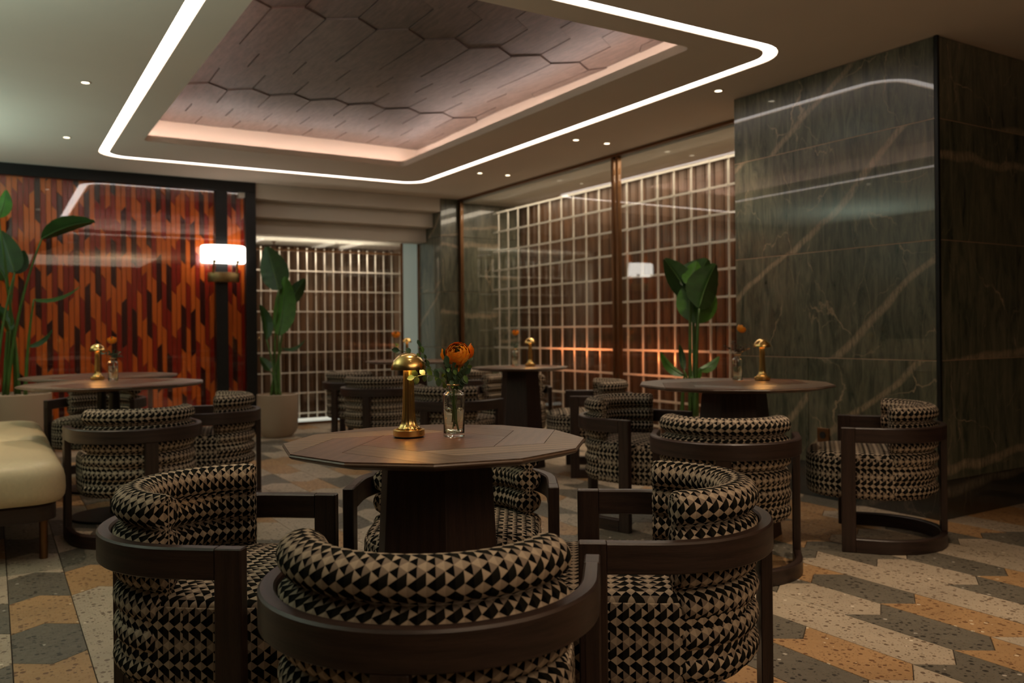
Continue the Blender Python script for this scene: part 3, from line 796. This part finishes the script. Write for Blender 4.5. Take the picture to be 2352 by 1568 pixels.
for i, (x, y, th, lab) in enumerate(CHAIRS):
    o = ch0 if i == 0 else copy_tree(ch0)
    o.location = (x, y, .0005); o.rotation_euler = (0, 0, rad(th)); tag(o, T0+lab, 'chair', G)

# ------------------------------------------------------------ tables
TZ = .808
def line_x(p, d, q, e):
    den = d[0]*e[1]-d[1]*e[0]; t = ((q[0]-p[0])*e[1]-(q[1]-p[1])*e[0])/den
    return (p[0]+d[0]*t, p[1]+d[1]*t)
def table(x, y, R, ped, lab, ph=3, hexph=15, rb=.20, rt=.155):
    t = empty('dining_table', (x, y, 0), 0, lab, 'table', 'dark oak dining tables')
    V = [(R*cos(rad(ph+30*k)), R*sin(rad(ph+30*k))) for k in range(12)]
    mb = MB(); z1 = TZ-.003
    rings_ = [(.90, z1-.020), (.985, z1-.0095), (.998, z1-.006), (1, z1-.003), (.994, z1)]
    rows = [[(a*k, b*k, z) for a, b in V] for k, z in rings_]
    mb.grid(rows, [[(j*.2, z) for j in range(13)] for k, z in rings_], True)
    mb.face(rows[-1]); mb.face(rows[0][::-1])
    top = mb.obj('tabletop', M['oak_top'], t)
    # pinwheel veneer: arms A from every other vertex, inner hexagon lines B
    Vk = [V[(1+2*k+11) % 12] for k in range(6)]      # vertices at ph+0+60k
    rh = .378*R
    dirs = []
    arms = []
    for k in range(6):
        va = rad(ph+60*k); P0 = (R*cos(va), R*sin(va)); da = va+rad(180+45)   # inward, swirled
        dA = (cos(va+rad(227)), sin(va+rad(227))); P1 = (P0[0]+dA[0]*.76*R, P0[1]+dA[1]*.76*R)
        dB = (cos(va+rad(227-60)), sin(va+rad(227-60)))
        arms.append((P0, P1, dA, dB))
    gap = .0009
    C = [line_x(arms[k][1], arms[k][3], arms[(k-1) % 6][1], arms[(k-1) % 6][3]) for k in range(6)]   # B_k meets B_{k-1}
    mats = [M['oak_top'], M['oak_top_light'], M['oak_top_red'], M['oak_top'], M['oak_top_light'], M['oak_top_red']]
    def panel(poly, ang, mat, z0=TZ-.0029, z1=TZ):
        n = len(poly); cx = sum(p[0] for p in poly)/n; cy = sum(p[1] for p in poly)/n
        # inset polygon edges
        out = []
        for i in range(n):
            a, b, c_ = Vector(poly[i-1]), Vector(poly[i]), Vector(poly[(i+1) % n])
            e1 = (b-a).normalized(); e2 = (c_-b).normalized()
            n1 = Vector((-e1.y, e1.x)); n2 = Vector((-e2.y, e2.x)); bb = (n1+n2)
            if bb.length < .05: bb = n1
            bb = bb.normalized(); k_ = gap/max(.3, bb.dot(n1)); out.append(b+bb*k_)
        c, s_ = cos(ang), sin(ang); o_ = random.random()*4
        uv = lambda p: (p[0]*c+p[1]*s_+o_, -p[0]*s_+p[1]*c+o_)
        mb = MB(); mb.face([(p.x, p.y, z1) for p in out], [uv(p) for p in out])
        for i in range(n):
            j = (i+1) % n; a, b = out[i], out[j]
            mb.face([(a.x, a.y, z0), (b.x, b.y, z0), (b.x, b.y, z1), (a.x, a.y, z1)], [uv(a), uv(b), uv(b), uv(a)])
        return mb.obj('veneer_panel', mat, top, weld=False)
    for k in range(6):
        P0, P1, dA, dB = arms[k]; N0, N1, nA, nB = arms[(k-1) % 6]
        va = rad(ph+60*k); vm = rad(ph+60*k-30)
        Vm = (R*.994*cos(vm), R*.994*sin(vm)); p0 = (P0[0]*.994, P0[1]*.994); n0 = (N0[0]*.994, N0[1]*.994)
        # region between arm k and arm k-1 (clockwise neighbour)
        poly = [n0, Vm, p0, P1, C[k], N1] if False else None
        reg = [n0, Vm, p0, P1, C[k], N1]
        # ensure CCW
        ar = sum(reg[i][0]*reg[(i+1) % 6][1]-reg[(i+1) % 6][0]*reg[i][1] for i in range(6))
        if ar < 0: reg = reg[::-1]
        panel(reg, math.atan2(dB[1], dB[0]), mats[(k+ped) % 6])
    hx = C[:]; ar = sum(hx[i][0]*hx[(i+1) % 6][1]-hx[(i+1) % 6][0]*hx[i][1] for i in range(6))
    if ar < 0: hx = hx[::-1]
    panel(hx, rad(20), M['oak_top_red'])
    if ped:
        mb = MB(); zs = (0.0, TZ-.024)
        for k in range(6):
            a, b = rad(hexph+60*k), rad(hexph+60*k+60)
            q = [(rb*cos(a), rb*sin(a), 0), (rb*cos(b), rb*sin(b), 0), (rt*cos(b), rt*sin(b), zs[1]), (rt*cos(a), rt*sin(a), zs[1])]
            mb.face(q, [(0, 0+k), (0, rb+k), (zs[1], (rb+rt)/2+k), (zs[1], (rb-rt)/2+k)])
        mb.face([(rt*cos(rad(hexph+60*k)), rt*sin(rad(hexph+60*k)), zs[1]) for k in range(6)])
        mb.obj('pedestal', M['oak_ped'], t, bevel=.0015)
    else:
        mb = MB(); mb.lathe([(0, .018), (.031, .018), (.031, TZ-.06), (.09, TZ-.028), (.09, TZ-.0235), (0, TZ-.0235)], 28); mb.obj('column', M['black_metal'], t, smooth='auto')
        mb = MB(); mb.lathe([(0, .0), (.245, .0), (.25, .006), (.245, .014), (.06, .0178), (0, .0178)], 44); mb.obj('base_plate', M['black_metal'], t, smooth='auto')
    return t
TB = 'twelve-sided dark oak table '
table(1.014, 2.052, .405, 1, TB+'in the foreground with the big brass lamp and open orange flower', 3, 12)
table(3.40, 3.27, .515, 1, TB+'on the right before the green marble pier', 3, 23, .245, .168)
table(3.66, 5.85, .395, 1, TB+'at the back, beyond the right end of the main table', 3, 15, .20, .15)
table(3.67, 7.956, .48, 1, TB+'farthest away, before the far marble corner', 3, 15, .2, .15)
table(.635, 5.69, .527, 0, TB+'on a metal column, carrying the left lamp and vase', 3)
table(.672, 6.765, .527, 0, TB+'on a metal column, bare, just behind the left table', 3)

# ------------------------------------------------------------ table lamps
l0 = empty('table_lamp')
mb = MB(); mb.lathe([(0, 0), (.039, 0), (.040, .0035), (0, .0035)], 40); mb.obj('foot', M['rubber'], l0, smooth='auto')
mb = MB(); mb.lathe([(0, .0036), (.043, .0036), (.044, .005), (.044, .0205), (.0432, .0215), (0, .0215)], 64); mb.obj('base', M['brass'], l0, smooth='auto')
def lampstem():
    mb = MB(); prof = []
    for i in range(33):
        t = i/32; z = .0217+t*.172
        r = .0142+.0050*(1-t)**1.2+.017*math.exp(-t*16)
        prof.append((r, z))
    rows = []; uvs = []; N = 128
    for r, z in prof:
        rows.append([(r*(1-.055*abs(sin(8*2*pi*k/N)))*cos(2*pi*k/N), r*(1-.055*abs(sin(8*2*pi*k/N)))*sin(2*pi*k/N), z) for k in range(N)])
        uvs.append([(z, k*.001) for k in range(N+1)])
    mb.grid(rows, uvs, True); mb.face(rows[0][::-1]); mb.face(rows[-1]); return mb
lampstem().obj('stem', M['brass'], l0, smooth=True)
mb = MB(); P = []
for i in range(15):
    a = pi/2*i/14; P.append((.0476*cos(a)+1e-4, .187+.0480*sin(a)))
P2 = [(r*.965, .187+(z-.187)*.955-.0002) for r, z in P[::-1]]
mb.lathe(P+P2+[P[0]], 48); mb.obj('shade', M['brass'], l0, smooth='auto')
mb = MB(); mb.lathe([(.0155, .1935), (.038, .1935), (.038, .1965), (.0155, .1965), (.0155, .1935)], 32); mb.obj('light_ring', emis('warm_led_ring', (1, .56, .20), 45), l0)
LAMPS = [(939.5, 1003.3, 'large brass mushroom lamp standing on the main table in the foreground', 1.0),
         (1751, 873.5, 'brass mushroom lamp on the right table before the marble pier', 1.0),
         (1218, 841, 'brass mushroom lamp on the middle back table', 1.0),
         (224, 872.5, 'brass mushroom lamp on the left table before the orange tiles', 1.0),
         (935, 829, 'brass mushroom lamp on the farthest table, seen just above the main lamp', 1.0)]
lampdisc = None
for i, (x, y, lab, sc) in enumerate(LAMPS):
    o = l0 if i == 0 else copy_tree(l0)
    p = onz(x, y, TZ); o.location = (p.x, p.y, TZ+.0004); tag(o, lab, 'lamp', 'brass cordless table lamps')

# ------------------------------------------------------------ vases with flowers
v0 = empty('bud_vase')
OP = [(0, .0), (.0275, .0), (.0292, .002), (.0295, .006), (.0295, .117), (.0280, .121), (.0135, .130), (.0122, .134), (.0122, .141), (.0165, .1425), (.0170, .144)]
IP = [(.0145, .1445), (.0105, .141), (.0105, .134), (.0120, .1285), (.0262, .1185), (.0272, .116), (.0272, .013), (.0255, .0105), (0, .0100)]
mb = MB(); mb.lathe(OP+IP, 40); mb.obj('glass_body', M['glass'], v0, smooth='auto')
mb = MB(); mb.lathe([(.0125, .1415), (.0188, .1425), (.0192, .1445), (.0180, .1460), (.0140, .1462), (.0128, .1455), (.0125, .1415)], 36); mb.obj('gold_rim', M['gold_ring'], v0, smooth='auto')
mb = MB(); mb.lathe([(0, .0106), (.0268, .0135), (.0268, .077), (.0262, .0778), (0, .0772)], 36); mb.obj('water', M['water'], v0, smooth='auto')
VASES = [(1043, 1002.5, 'clear glass bud vase with gold rim on the main table'), (1694, 872.5, 'clear glass bud vase left of the lamp on the right table'),
         (1183, 840, 'clear glass bud vase on the middle back table'), (260, 875, 'clear glass bud vase right of the lamp on the left table'),
         (912, 829, 'clear glass bud vase on the farthest table')]
VP = []
for i, (x, y, lab) in enumerate(VASES):
    o = v0 if i == 0 else copy_tree(v0)
    p = onz(x, y, TZ); o.location = (p.x, p.y, TZ+.0004); tag(o, lab, 'vase', 'glass bud vases'); VP.append(Vector((p.x, p.y, TZ)))

def petal_mesh(r, a0, a1, halfw, flare=0.0, n=6, m=7):
    """petal on a sphere of radius r, polar angle a0..a1 from the bottom"""
    mb = MB(); rows = []; uv = []
    for i in range(m+1):
        t = i/m; pa = a0+(a1-a0)*t
        w = halfw*(sin(pi*(.12+.80*t))**.55)
        rr = r*(1+flare*t*t); row = []
        for j in range(n+1):
            s_ = (j/n*2-1); az = s_*w
            rf = rr*(1+.05*s_*s_*(1 if flare <= 0 else 1.5)+.015*sin(6*s_+3*t))
            pz = -cos(pa)*rf - (.10*r*s_*s_*t if True else 0)
            row.append((rf*sin(pa)*cos(az), rf*sin(pa)*sin(az), pz))
        rows.append(row); uv.append([(j/n, t) for j in range(n+1)])
    mb.grid(rows, uv); return mb.mesh('petal', True, weld=False)
def flower(name, loc, tilt, R, lab, group, full=True):
    t = empty(name, loc, 0, lab, 'flower', group)
    rot = Vector((0, 0, 1)).rotation_difference(Vector(tilt).normalized())
    def addp(me, az, nm='petal', mat=None):
        if not me.materials: me.materials.append(mat or M['petal'])
        o = link(nm, me, None, t); o.rotation_mode = 'QUATERNION'
        from mathutils import Quaternion
        o.rotation_quaternion = rot @ Quaternion((0, 0, 1), az); return o
    layers = [(1.0, .25, 1.85, .80, 5, 0), (.95, .4, 2.02, .82, 5, .6), (.88, .5, 2.20, .85, 5, .1), (.80, .6, 2.36, .9, 5, .7), (.70, .7, 2.50, .95, 4, .2), (.59, .8, 2.62, 1.0, 4, .9), (.46, .9, 2.72, 1.1, 3, .3)]
    if not full: layers = [(1.0, .2, 1.9, .85, 5, 0), (.75, .3, 2.3, .9, 4, .3)]
    for k, (rr, a0, a1, hw, n, ph) in enumerate(layers):
        me = petal_mesh(R*rr, a0, a1, hw)
        for j in range(n): addp(me, ph+2*pi*j/n)
    if full:
        me = petal_mesh(R*1.04, .25, 1.75, .5, .30)
        for az in (-.2, 2.4): addp(me, az)
    mb = MB(); mb.lathe([(0, 0), (R*.22, .0), (R*.16, R*.55), (0, R*.7)], 12); mb.obj('heart', M['petal_green'], t, smooth=True)
    return t
def bez(pts, n=14):
    P = [Vector(p) for p in pts]; out = []
    for i in range(n+1):
        t = i/n; Q = P[:]
        while len(Q) > 1: Q = [Q[k].lerp(Q[k+1], t) for k in range(len(Q)-1)]
        out.append(Q[0])
    return out
def W3(r, f, u): return RT*r+FW*f+UP*u
def mk_leaf(L, w, name='leaf', n=5, fold=.25, curl=.15):
    mb = MB(); rows = []; uv = []
    for i in range(n+1):
        t = i/n; ww = w*(sin(pi*min(1, t*.98+.01))**.75)/2
        z = -curl*L*t*t
        rows.append([(L*t, -ww, z+ww*fold), (L*t, 0, z), (L*t, ww, z+ww*fold)]); uv.append([(0, t), (.5, t), (1, t)])
    mb.grid(rows, uv); return mb.mesh(name, True, weld=False)
def orient(o, d, nrm, loc):
    d = Vector(d).normalized(); nrm = Vector(nrm); nrm = (nrm-d*nrm.dot(d))
    if nrm.length < 1e-3: nrm = d.orthogonal()
    nrm.normalize(); y = nrm.cross(d)
    mw = Matrix.Identity(4)
    for i in range(3): mw[i][0] = d[i]; mw[i][1] = y[i]; mw[i][2] = nrm[i]; mw[i][3] = loc[i]
    o.matrix_local = mw
# main flower: pixels relative to the vase foot
vp = VP[0]; dpt = 2.33; s1 = dpt/FPX
def rel(x, y, f=0): return W3((x-1043)*s1, f, (1003-y)*s1)
fl = flower('ranunculus', vp+rel(1053, 809), (-RT*.12-FW*.80+UP*.62), .0335, 'open orange ranunculus flower standing in the main vase', 'orange flowers in vases')
mb = MB(); mb.tube([p-(rel(1053, 809)) for p in bez([rel(1051, 990), rel(1038, 930), rel(1046, 880), rel(1052, 850), rel(1053, 822)])], .0023, 8); mb.obj('stem', M['stalk'], fl, smooth=True)
for (dx, dy, sx) in ((6, 32, 1), (-2, 38, .8)):
    mb = petal_mesh(.024*sx, .2, 1.7, .6); mb.materials.append(M['petal']); o = link('petal', mb, None, fl, rel(1053+dx+1043-1053, 1003+dy)-Vector((0, 0, 0)) if False else W3(dx*s1, -.01, -dy*s1)); o.rotation_euler = (2.4, .4*sx, 1.0)
mb = MB(); lf = mk_leaf(.0225, .0155); lfs = mk_leaf(.017, .0095); lfy = mk_leaf(.020, .012)
lf.materials.append(M['euc']); lfs.materials.append(M['euc']); lfy.materials.append(M['euc_yellow_green'])
sp = empty('eucalyptus_sprig', vp, 0, 'eucalyptus sprigs arching out of the main vase over the lamp', 'foliage', 'greenery in vases')
def sprig(pts, n0, n1, step, leaf, side=1.0):
    path = bez(pts, 26); mb = MB(); mb.tube(path, [.0011*(1-.6*i/26)+.0003 for i in range(27)], 6); mb.obj('stem', M['stalk'], sp, smooth=True)
    k = 0
    for i in range(n0, n1, step):
        d = (path[min(i+1, 26)]-path[i-1]).normalized()
        for s_ in (-1, 1):
            sd = (UP*s_*.9+FW*random.uniform(-.5, .5)-RT*.2*s_).normalized()
            v = (d*random.uniform(.2, .7)+sd*1.0).normalized()
            o = link('leaf', leaf if k % 5 else lfy, None, sp); orient(o, v, (-FW+UP*random.uniform(-.4, .6)), path[i])
            f = random.uniform(.8, 1.15); o.scale = (f, f, f); k += 1
    o = link('leaf', leaf, None, sp); orient(o, (path[26]-path[24]), -FW+UP*.3, path[26])
sprig([rel(1041, 985), rel(1050, 930), rel(1040, 880), rel(990, 850), rel(965, 805), rel(918, 802)], 14, 26, 3, lf)
sprig([rel(1044, 980), rel(1040, 920), rel(1043, 885), rel(1015, 850, -.01), rel(985, 855, -.02), rel(955, 862, -.02)], 13, 26, 3, lf)
sprig([rel(1046, 975), rel(1044, 900), rel(1040, 870), rel(1028, 840, .01), rel(1022, 815, .01)], 12, 26, 2, lf)
sprig([rel(1048, 975), rel(1046, 900), rel(1052, 870), rel(1068, 850), rel(1080, 830, .01)], 14, 26, 2, lfs)
sprig([rel(1043, 960), rel(1046, 900), rel(1046, 870), rel(1044, 855, -.02), rel(1046, 838, -.02)], 13, 26, 2, lfs)
sprig([rel(1040, 970), rel(1044, 900), rel(1042, 872), rel(1030, 862, .02), rel(1012, 852, .03)], 14, 26, 2, lfs)
sprig([rel(1046, 970), rel(1044, 900), rel(1044, 872), rel(1062, 868, -.01), rel(1072, 856, -.02)], 14, 26, 2, lf)
sprig([rel(1044, 965), rel(1044, 900), rel(1043, 874), rel(1032, 855, -.02), rel(1030, 832, -.02)], 13, 26, 2, lf)
sprig([rel(990, 850), rel(985, 830), rel(972, 810), rel(965, 790)], 6, 26, 6, lfs)
def bunch(i, mat, lab, spread, hgt, fx, fy, n=60, cls='foliage'):
    vpp = VP[i]; d = (vpp-Vector((0, 0, HC))).dot(FW); s_ = d/FPX
    base = VASES[i]
    def rl(x, y, f=0): return W3((x-base[0])*s_, f, (base[1]-y)*s_)
    t = empty('greenery_bunch', vpp, 0, lab, 'foliage', 'greenery in vases')
    mb = MB()
    for k in range(7):
        a = random.uniform(-1, 1); tip = W3(a*spread, random.uniform(-.4, .4)*spread, hgt*random.uniform(.75, 1.05))
        mb.tube(bez([(0, 0, .04), (0, 0, .13), Vector((tip.x*.3, tip.y*.3, .17)), tip], 8), .001, 5)
        for j in range(n//7):
            tt = random.uniform(.45, 1); q = bez([(0, 0, .13), Vector((tip.x*.3, tip.y*.3, .17)), tip], 10)[int(tt*10)]
            dd = Vector((random.uniform(-1, 1), random.uniform(-1, 1), random.uniform(-.5, 1))).normalized(); L_ = random.uniform(.012, .024); sd = dd.orthogonal().normalized()*L_*.28
            mb.face([q, q+dd*L_*.5+sd, q+dd*L_, q+dd*L_*.5-sd])
    tag(mb.obj('leaves', mat, t, weld=False), kind='stuff')
    return rl
r1 = bunch(1, M['twig'], 'dark twiggy greenery in the vase on the right table', .085, .225, 0, 0, 150)
p = VP[1]+r1(1705, 753); flower('ranunculus', p, RT*.6+UP*.8, .026, 'half closed orange flower over dark greenery on the right table', 'orange flowers in vases', False)
r2 = bunch(2, M['euc'], 'green leaves in the vase on the middle back table', .06, .20, 0, 0, 70)
flower('ranunculus', VP[2]+r2(1185, 762), -FW*.4+UP, .028, 'blurred orange flower in the vase on the middle back table', 'orange flowers in vases', False)
r3 = bunch(3, M['euc'], 'green leaves in the vase on the left table', .075, .20, 0, 0, 80)
flower('ranunculus', VP[3]+r3(258, 779), -FW*.4+UP, .028, 'orange flower in the vase on the left table before the tiles', 'orange flowers in vases', False)
r4 = bunch(4, M['euc_yellow_green'], 'green leaves in the vase on the farthest table', .03, .19, 0, 0, 40)
flower('ranunculus', VP[4]+r4(910, 766), -FW*.4+UP, .042, 'blurred orange flower in the vase on the farthest table', 'orange flowers in vases', False)

# ------------------------------------------------------------ potted plants
def big_leaf(parent, base, tip, w, nrm, mat, droop=.1, fold=.35):
    base, tip = Vector(base), Vector(tip); L = (tip-base).length; d = (tip-base).normalized()
    nrm = Vector(nrm); nrm = (nrm-d*nrm.dot(d)).normalized(); sd = nrm.cross(d)
    mb = MB(); rows = []; uv = []; N = 16
    for i in range(N+1):
        t = i/N; ww = w/2*min(1, (sin(pi*min(.985, max(.015, t**.82)))**.62))
        c = base+d*(L*t)+nrm*(L*droop*4*t*(1-t)) ; row = []
        for j in range(-4, 5):
            s_ = j/4; rip = .018*w*sin(i*2.3+j*1.1)*abs(s_)
            row.append(c+sd*(ww*s_)+nrm*(abs(s_)*ww*fold+rip))
        rows.append(row); uv.append([(j/4, t) for j in range(-4, 5)])
    mb.grid(rows, uv); o = mb.obj('leaf', mat, parent, smooth=True, weld=False)
    mb = MB(); mb.tube([base+d*(L*t)+nrm*(L*droop*4*t*(1-t)-.0005) for t in [k/8 for k in range(9)]], [.006*(1-.85*k/8) for k in range(9)], 6); mb.obj('midrib', M['stalk'], o, smooth=True)
def plant(name, loc, lab, potprof, soil_r, soil_z, leaves, d):
    t = empty(name, loc, 0, lab, 'plant'); o3 = Vector(loc)
    mb = MB(); mb.lathe(potprof, 48); mb.obj('pot', M['pot'], t, smooth='auto')
    mb = MB()
    for k in range(260):
        a = random.random()*2*pi; r = soil_r*math.sqrt(random.random())*.94; s_ = random.uniform(.008, .016)
        c = Vector((r*cos(a), r*sin(a), soil_z+random.uniform(-.004, .004)))
        mb.face([c+Vector((s_, 0, 0)), c+Vector((0, s_, 0)), c+Vector((0, 0, s_*.8))]); mb.face([c+Vector((0, s_, 0)), c+Vector((-s_, 0, 0)), c+Vector((0, 0, s_*.8))])
        mb.face([c+Vector((-s_, 0, 0)), c+Vector((0, -s_, 0)), c+Vector((0, 0, s_*.8))]); mb.face([c+Vector((0, -s_, 0)), c+Vector((s_, 0, 0)), c+Vector((0, 0, s_*.8))])
    mb.lathe([(0, soil_z-.003), (soil_r*.985, soil_z-.003)], 32)
    tag(mb.obj('pebbles', M['soil'], t, weld=False), kind='stuff')
    for (bx, by, tx, ty, w, df, nr, mat, sx, dr) in leaves:
        b = at(bx, by, d+df)-o3; tp = at(tx, ty, d+df+.05)-o3
        root = Vector((random.uniform(-.4, .4)*soil_r, random.uniform(-.4, .4)*soil_r, soil_z))+RT*sx
        mid = root.lerp(b, .5)+Vector((0, 0, .10))+(root-b)*.10*Vector((1, 1, 0)).length*0
        mb = MB(); P = bez([root, Vector((root.x*.8+b.x*.2, root.y*.8+b.y*.2, root.z+(b.z-root.z)*.55)), b], 12)
        mb.tube(P, [.017*(1-.6*i/12) for i in range(13)], 8); mb.obj('stalk', M['stalk'], t, smooth=True)
        N = (RT*nr[0]-FW*nr[1]+UP*nr[2]); big_leaf(t, b, tp, w, -N, mat, dr)
# far planter by the window
o = onz(637, 992, 0); d2 = 9.05; c = at(637, 905, d2); loc = (c.x, c.y, 0)
zt = .455
plant('potted_plant', loc, 'potted plant with upright broad leaves in a round taupe pot by the far window',
      [(0, 0), (.135, 0), (.15, .004), (.195, .06), (.212, .11), (.212, zt-.004), (.206, zt), (.196, zt), (.196, zt-.05), (0, zt-.05)], .19, zt-.022,
      [(640, 665, 612, 566, .30, 0, (.1, 1, 0), M['leaf_dark'], 0, .05), (640, 770, 655, 635, .26, -.05, (-.2, 1, .1), M['leaf'], -.02, .05),
       (662, 700, 700, 640, .16, .05, (.5, .8, .3), M['leaf_dark'], .03, .1), (612, 780, 596, 700, .16, .03, (-.5, .8, .2), M['leaf_dark'], -.03, .1),
       (648, 800, 700, 780, .10, 0, (.3, .3, 1), M['leaf_dark'], 0, .15), (620, 850, 597, 820, .10, 0, (-.4, .6, .5), M['leaf_dark'], 0, .1)], d2)
# right plant behind the right table
c = at(1592, 945, 6.25); zt = .47
plant('potted_plant', (c.x, c.y, 0), 'potted plant with a cluster of dark broad leaves behind the right table',
      [(0, 0), (.10, 0), (.115, .004), (.145, .06), (.155, .12), (.155, zt-.004), (.150, zt), (.142, zt), (.142, zt-.05), (0, zt-.05)], .138, zt-.015,
      [(1600, 742, 1612, 628, .31, 0, (0, 1, 0), M['leaf'], 0, .04), (1606, 708, 1644, 606, .27, -.06, (.25, .9, -.2), M['leaf_dark'], .02, .06),
       (1590, 690, 1526, 594, .20, .05, (-.6, .8, .2), M['leaf_dark'], -.02, .06), (1592, 672, 1625, 594, .30, .04, (.2, .8, .3), M['leaf_dark'], .01, .08),
       (1585, 655, 1600, 600, .16, .02, (-.2, 1, .2), M['leaf'], 0, .05),
       (1572, 862, 1518, 808, .09, 0, (-.2, .5, 1), M['leaf'], -.03, .15), (1604, 850, 1652, 818, .085, 0, (.3, .5, 1), M['leaf'], .03, .15), (1570, 850, 1560, 790, .05, 0, (-.4, .8, .3), M['leaf_dark'], -.02, .1),
       (1590, 870, 1610, 845, .08, -.05, (0, .8, .5), M['leaf'], 0, .1)], 6.25)
# left big planter
c = at(32, 905, 7.6); zt = .585
plant('potted_plant', (c.x, c.y, 0), 'tall plant with long arching leaves in the big planter at the left edge',
      [(0, 0), (.24, 0), (.255, .006), (.29, .10), (.302, .20), (.302, zt-.005), (.295, zt), (.280, zt), (.280, zt-.06), (0, zt-.06)], .276, zt-.02,
      [(96, 548, 218, 509, .20, 0, (-.1, .55, -.9), M['leaf_dark'], .05, .10), (34, 625, 2, 530, .20, 0, (.3, .9, .1), M['leaf_dark'], -.05, .06),
       (78, 688, 184, 657, .10, -.1, (0, .4, 1), M['leaf_dark'], .06, .10), (66, 795, 120, 756, .11, 0, (0, .5, .9), M['leaf_dark'], .04, .08),
       (34, 628, 55, 575, .14, .1, (.2, 1, .2), M['leaf_dark'], 0, .08), (12, 640, -60, 560, .2, 0, (-.3, .9, .2), M['leaf_dark'], -.08, .1), (-4, 500, 14, 436, .13, -.2, (.2, .9, .4), M['leaf'], -.1, .1),
       (24, 760, -10, 700, .12, 0, (-.3, .8, .3), M['leaf_dark'], -.05, .1)], 7.6)

# ------------------------------------------------------------ sconce
sx_ = 2.125
t = empty('wall_sconce', (sx_, 9.38, 1.70), 0, 'wall sconce with lit white oval shade and brass bracket on the black post', 'lamp')
def halfcyl(rx, ry, z0, z1, th, bev, closed=True, n=28):
    mb = MB(); rows = []; uv = []
    prof = [(0, z0+bev), (-bev*.3, z0+bev*.3), (-bev, z0), (-th, z0), (-th, z1), (-bev, z1), (-bev*.3, z1-bev*.3), (0, z1-bev)]
    for i in range(n+1):
        a = pi+pi*i/n
        rows.append([((rx+p[0])*cos(a), (ry+p[0])*sin(a), p[1]) for p in prof]); uv.append([(i*.01, k*.01) for k in range(9)])
    mb.grid(rows, uv, True); mb.face(rows[0]); mb.face(rows[-1]); return mb
halfcyl(.232, .14, .155, .345, .2, .02).obj('shade', M['opal'], t, smooth='auto')
halfcyl(.168, .10, -.045, .055, .05, .003).obj('bracket', M['brass_dark'], t, smooth='auto')
for s_ in (-1, 1):
    mb = MB(); mb.tube([(s_*.125, -.072, .05), (s_*.125, -.078, .10), (s_*.120, -.10, .14), (s_*.120, -.125, .165)], .011, 10); mb.obj('arm', M['brass_dark'], t, smooth=True)
    mb = MB(); mb.lathe([(0, 0), (.018, 0), (.018, .03), (0, .03)], 16); mb.obj('arm_cap', M['brass_dark'], t, loc=(s_*.120, -.128, .150), smooth='auto')
mb = MB(); mb.box(-.055, -.06, -.045, .055, -.001, .055); mb.obj('back_plate', M['brass_dark'], t)

# ------------------------------------------------------------ bench
t = empty('bench_seat', (0, 0, 0), 0, 'cream leather bench with rounded cushion on dark rail at the left edge', 'bench')
def rounded_slab(x0, y0, x1, y1, r, prof, n=10):
    mb = MB(); rows = []
    for ins, z in prof:
        rows.append([(x, y, z) for x, y in rrect(x0+ins, y0+ins, x1-ins, y1-ins, max(.01, r-ins), n)])
    m = len(rows[0]); mb.grid(rows, [[(j*.03, k*.03) for j in range(m+1)] for k in range(len(rows))], True)
    mb.face(rows[-1]); mb.face(rows[0][::-1]); return mb
cp = [(.05, .285), (.018, .292), (.004, .315), (0, .345), (.002, .40), (.010, .435), (.028, .462), (.06, .480), (.12, .490), (.20, .494)]
rounded_slab(-.52, 4.63, .310, 5.86, .16, cp).obj('cushion', M['leather'], t, smooth='auto', ang=60)
rounded_slab(-.52, 5.865, .310, 7.20, .16, cp).obj('cushion', M['leather'], t, smooth='auto', ang=60)
rounded_slab(-.50, 4.67, .265, 7.16, .12, [(.02, .20), (.0, .205), (0, .275), (.01, .284)]).obj('rail', M['oak'], t, smooth='auto')
for (x, y) in ((.21, 4.80), (.21, 5.95), (.21, 7.02), (-.44, 4.80), (-.44, 5.95), (-.44, 7.02)):
    mb = MB(); mb.tube([(x, y, 0), (x, y, .20)], .019, 16); mb.obj('leg', M['bronze'], t, smooth='auto')
mb = MB(); mb.box(-.70, 4.65, .0, -.53, 7.18, .95); mb.obj('back_panel', M['leather'], t, bevel=.03, seg=3)
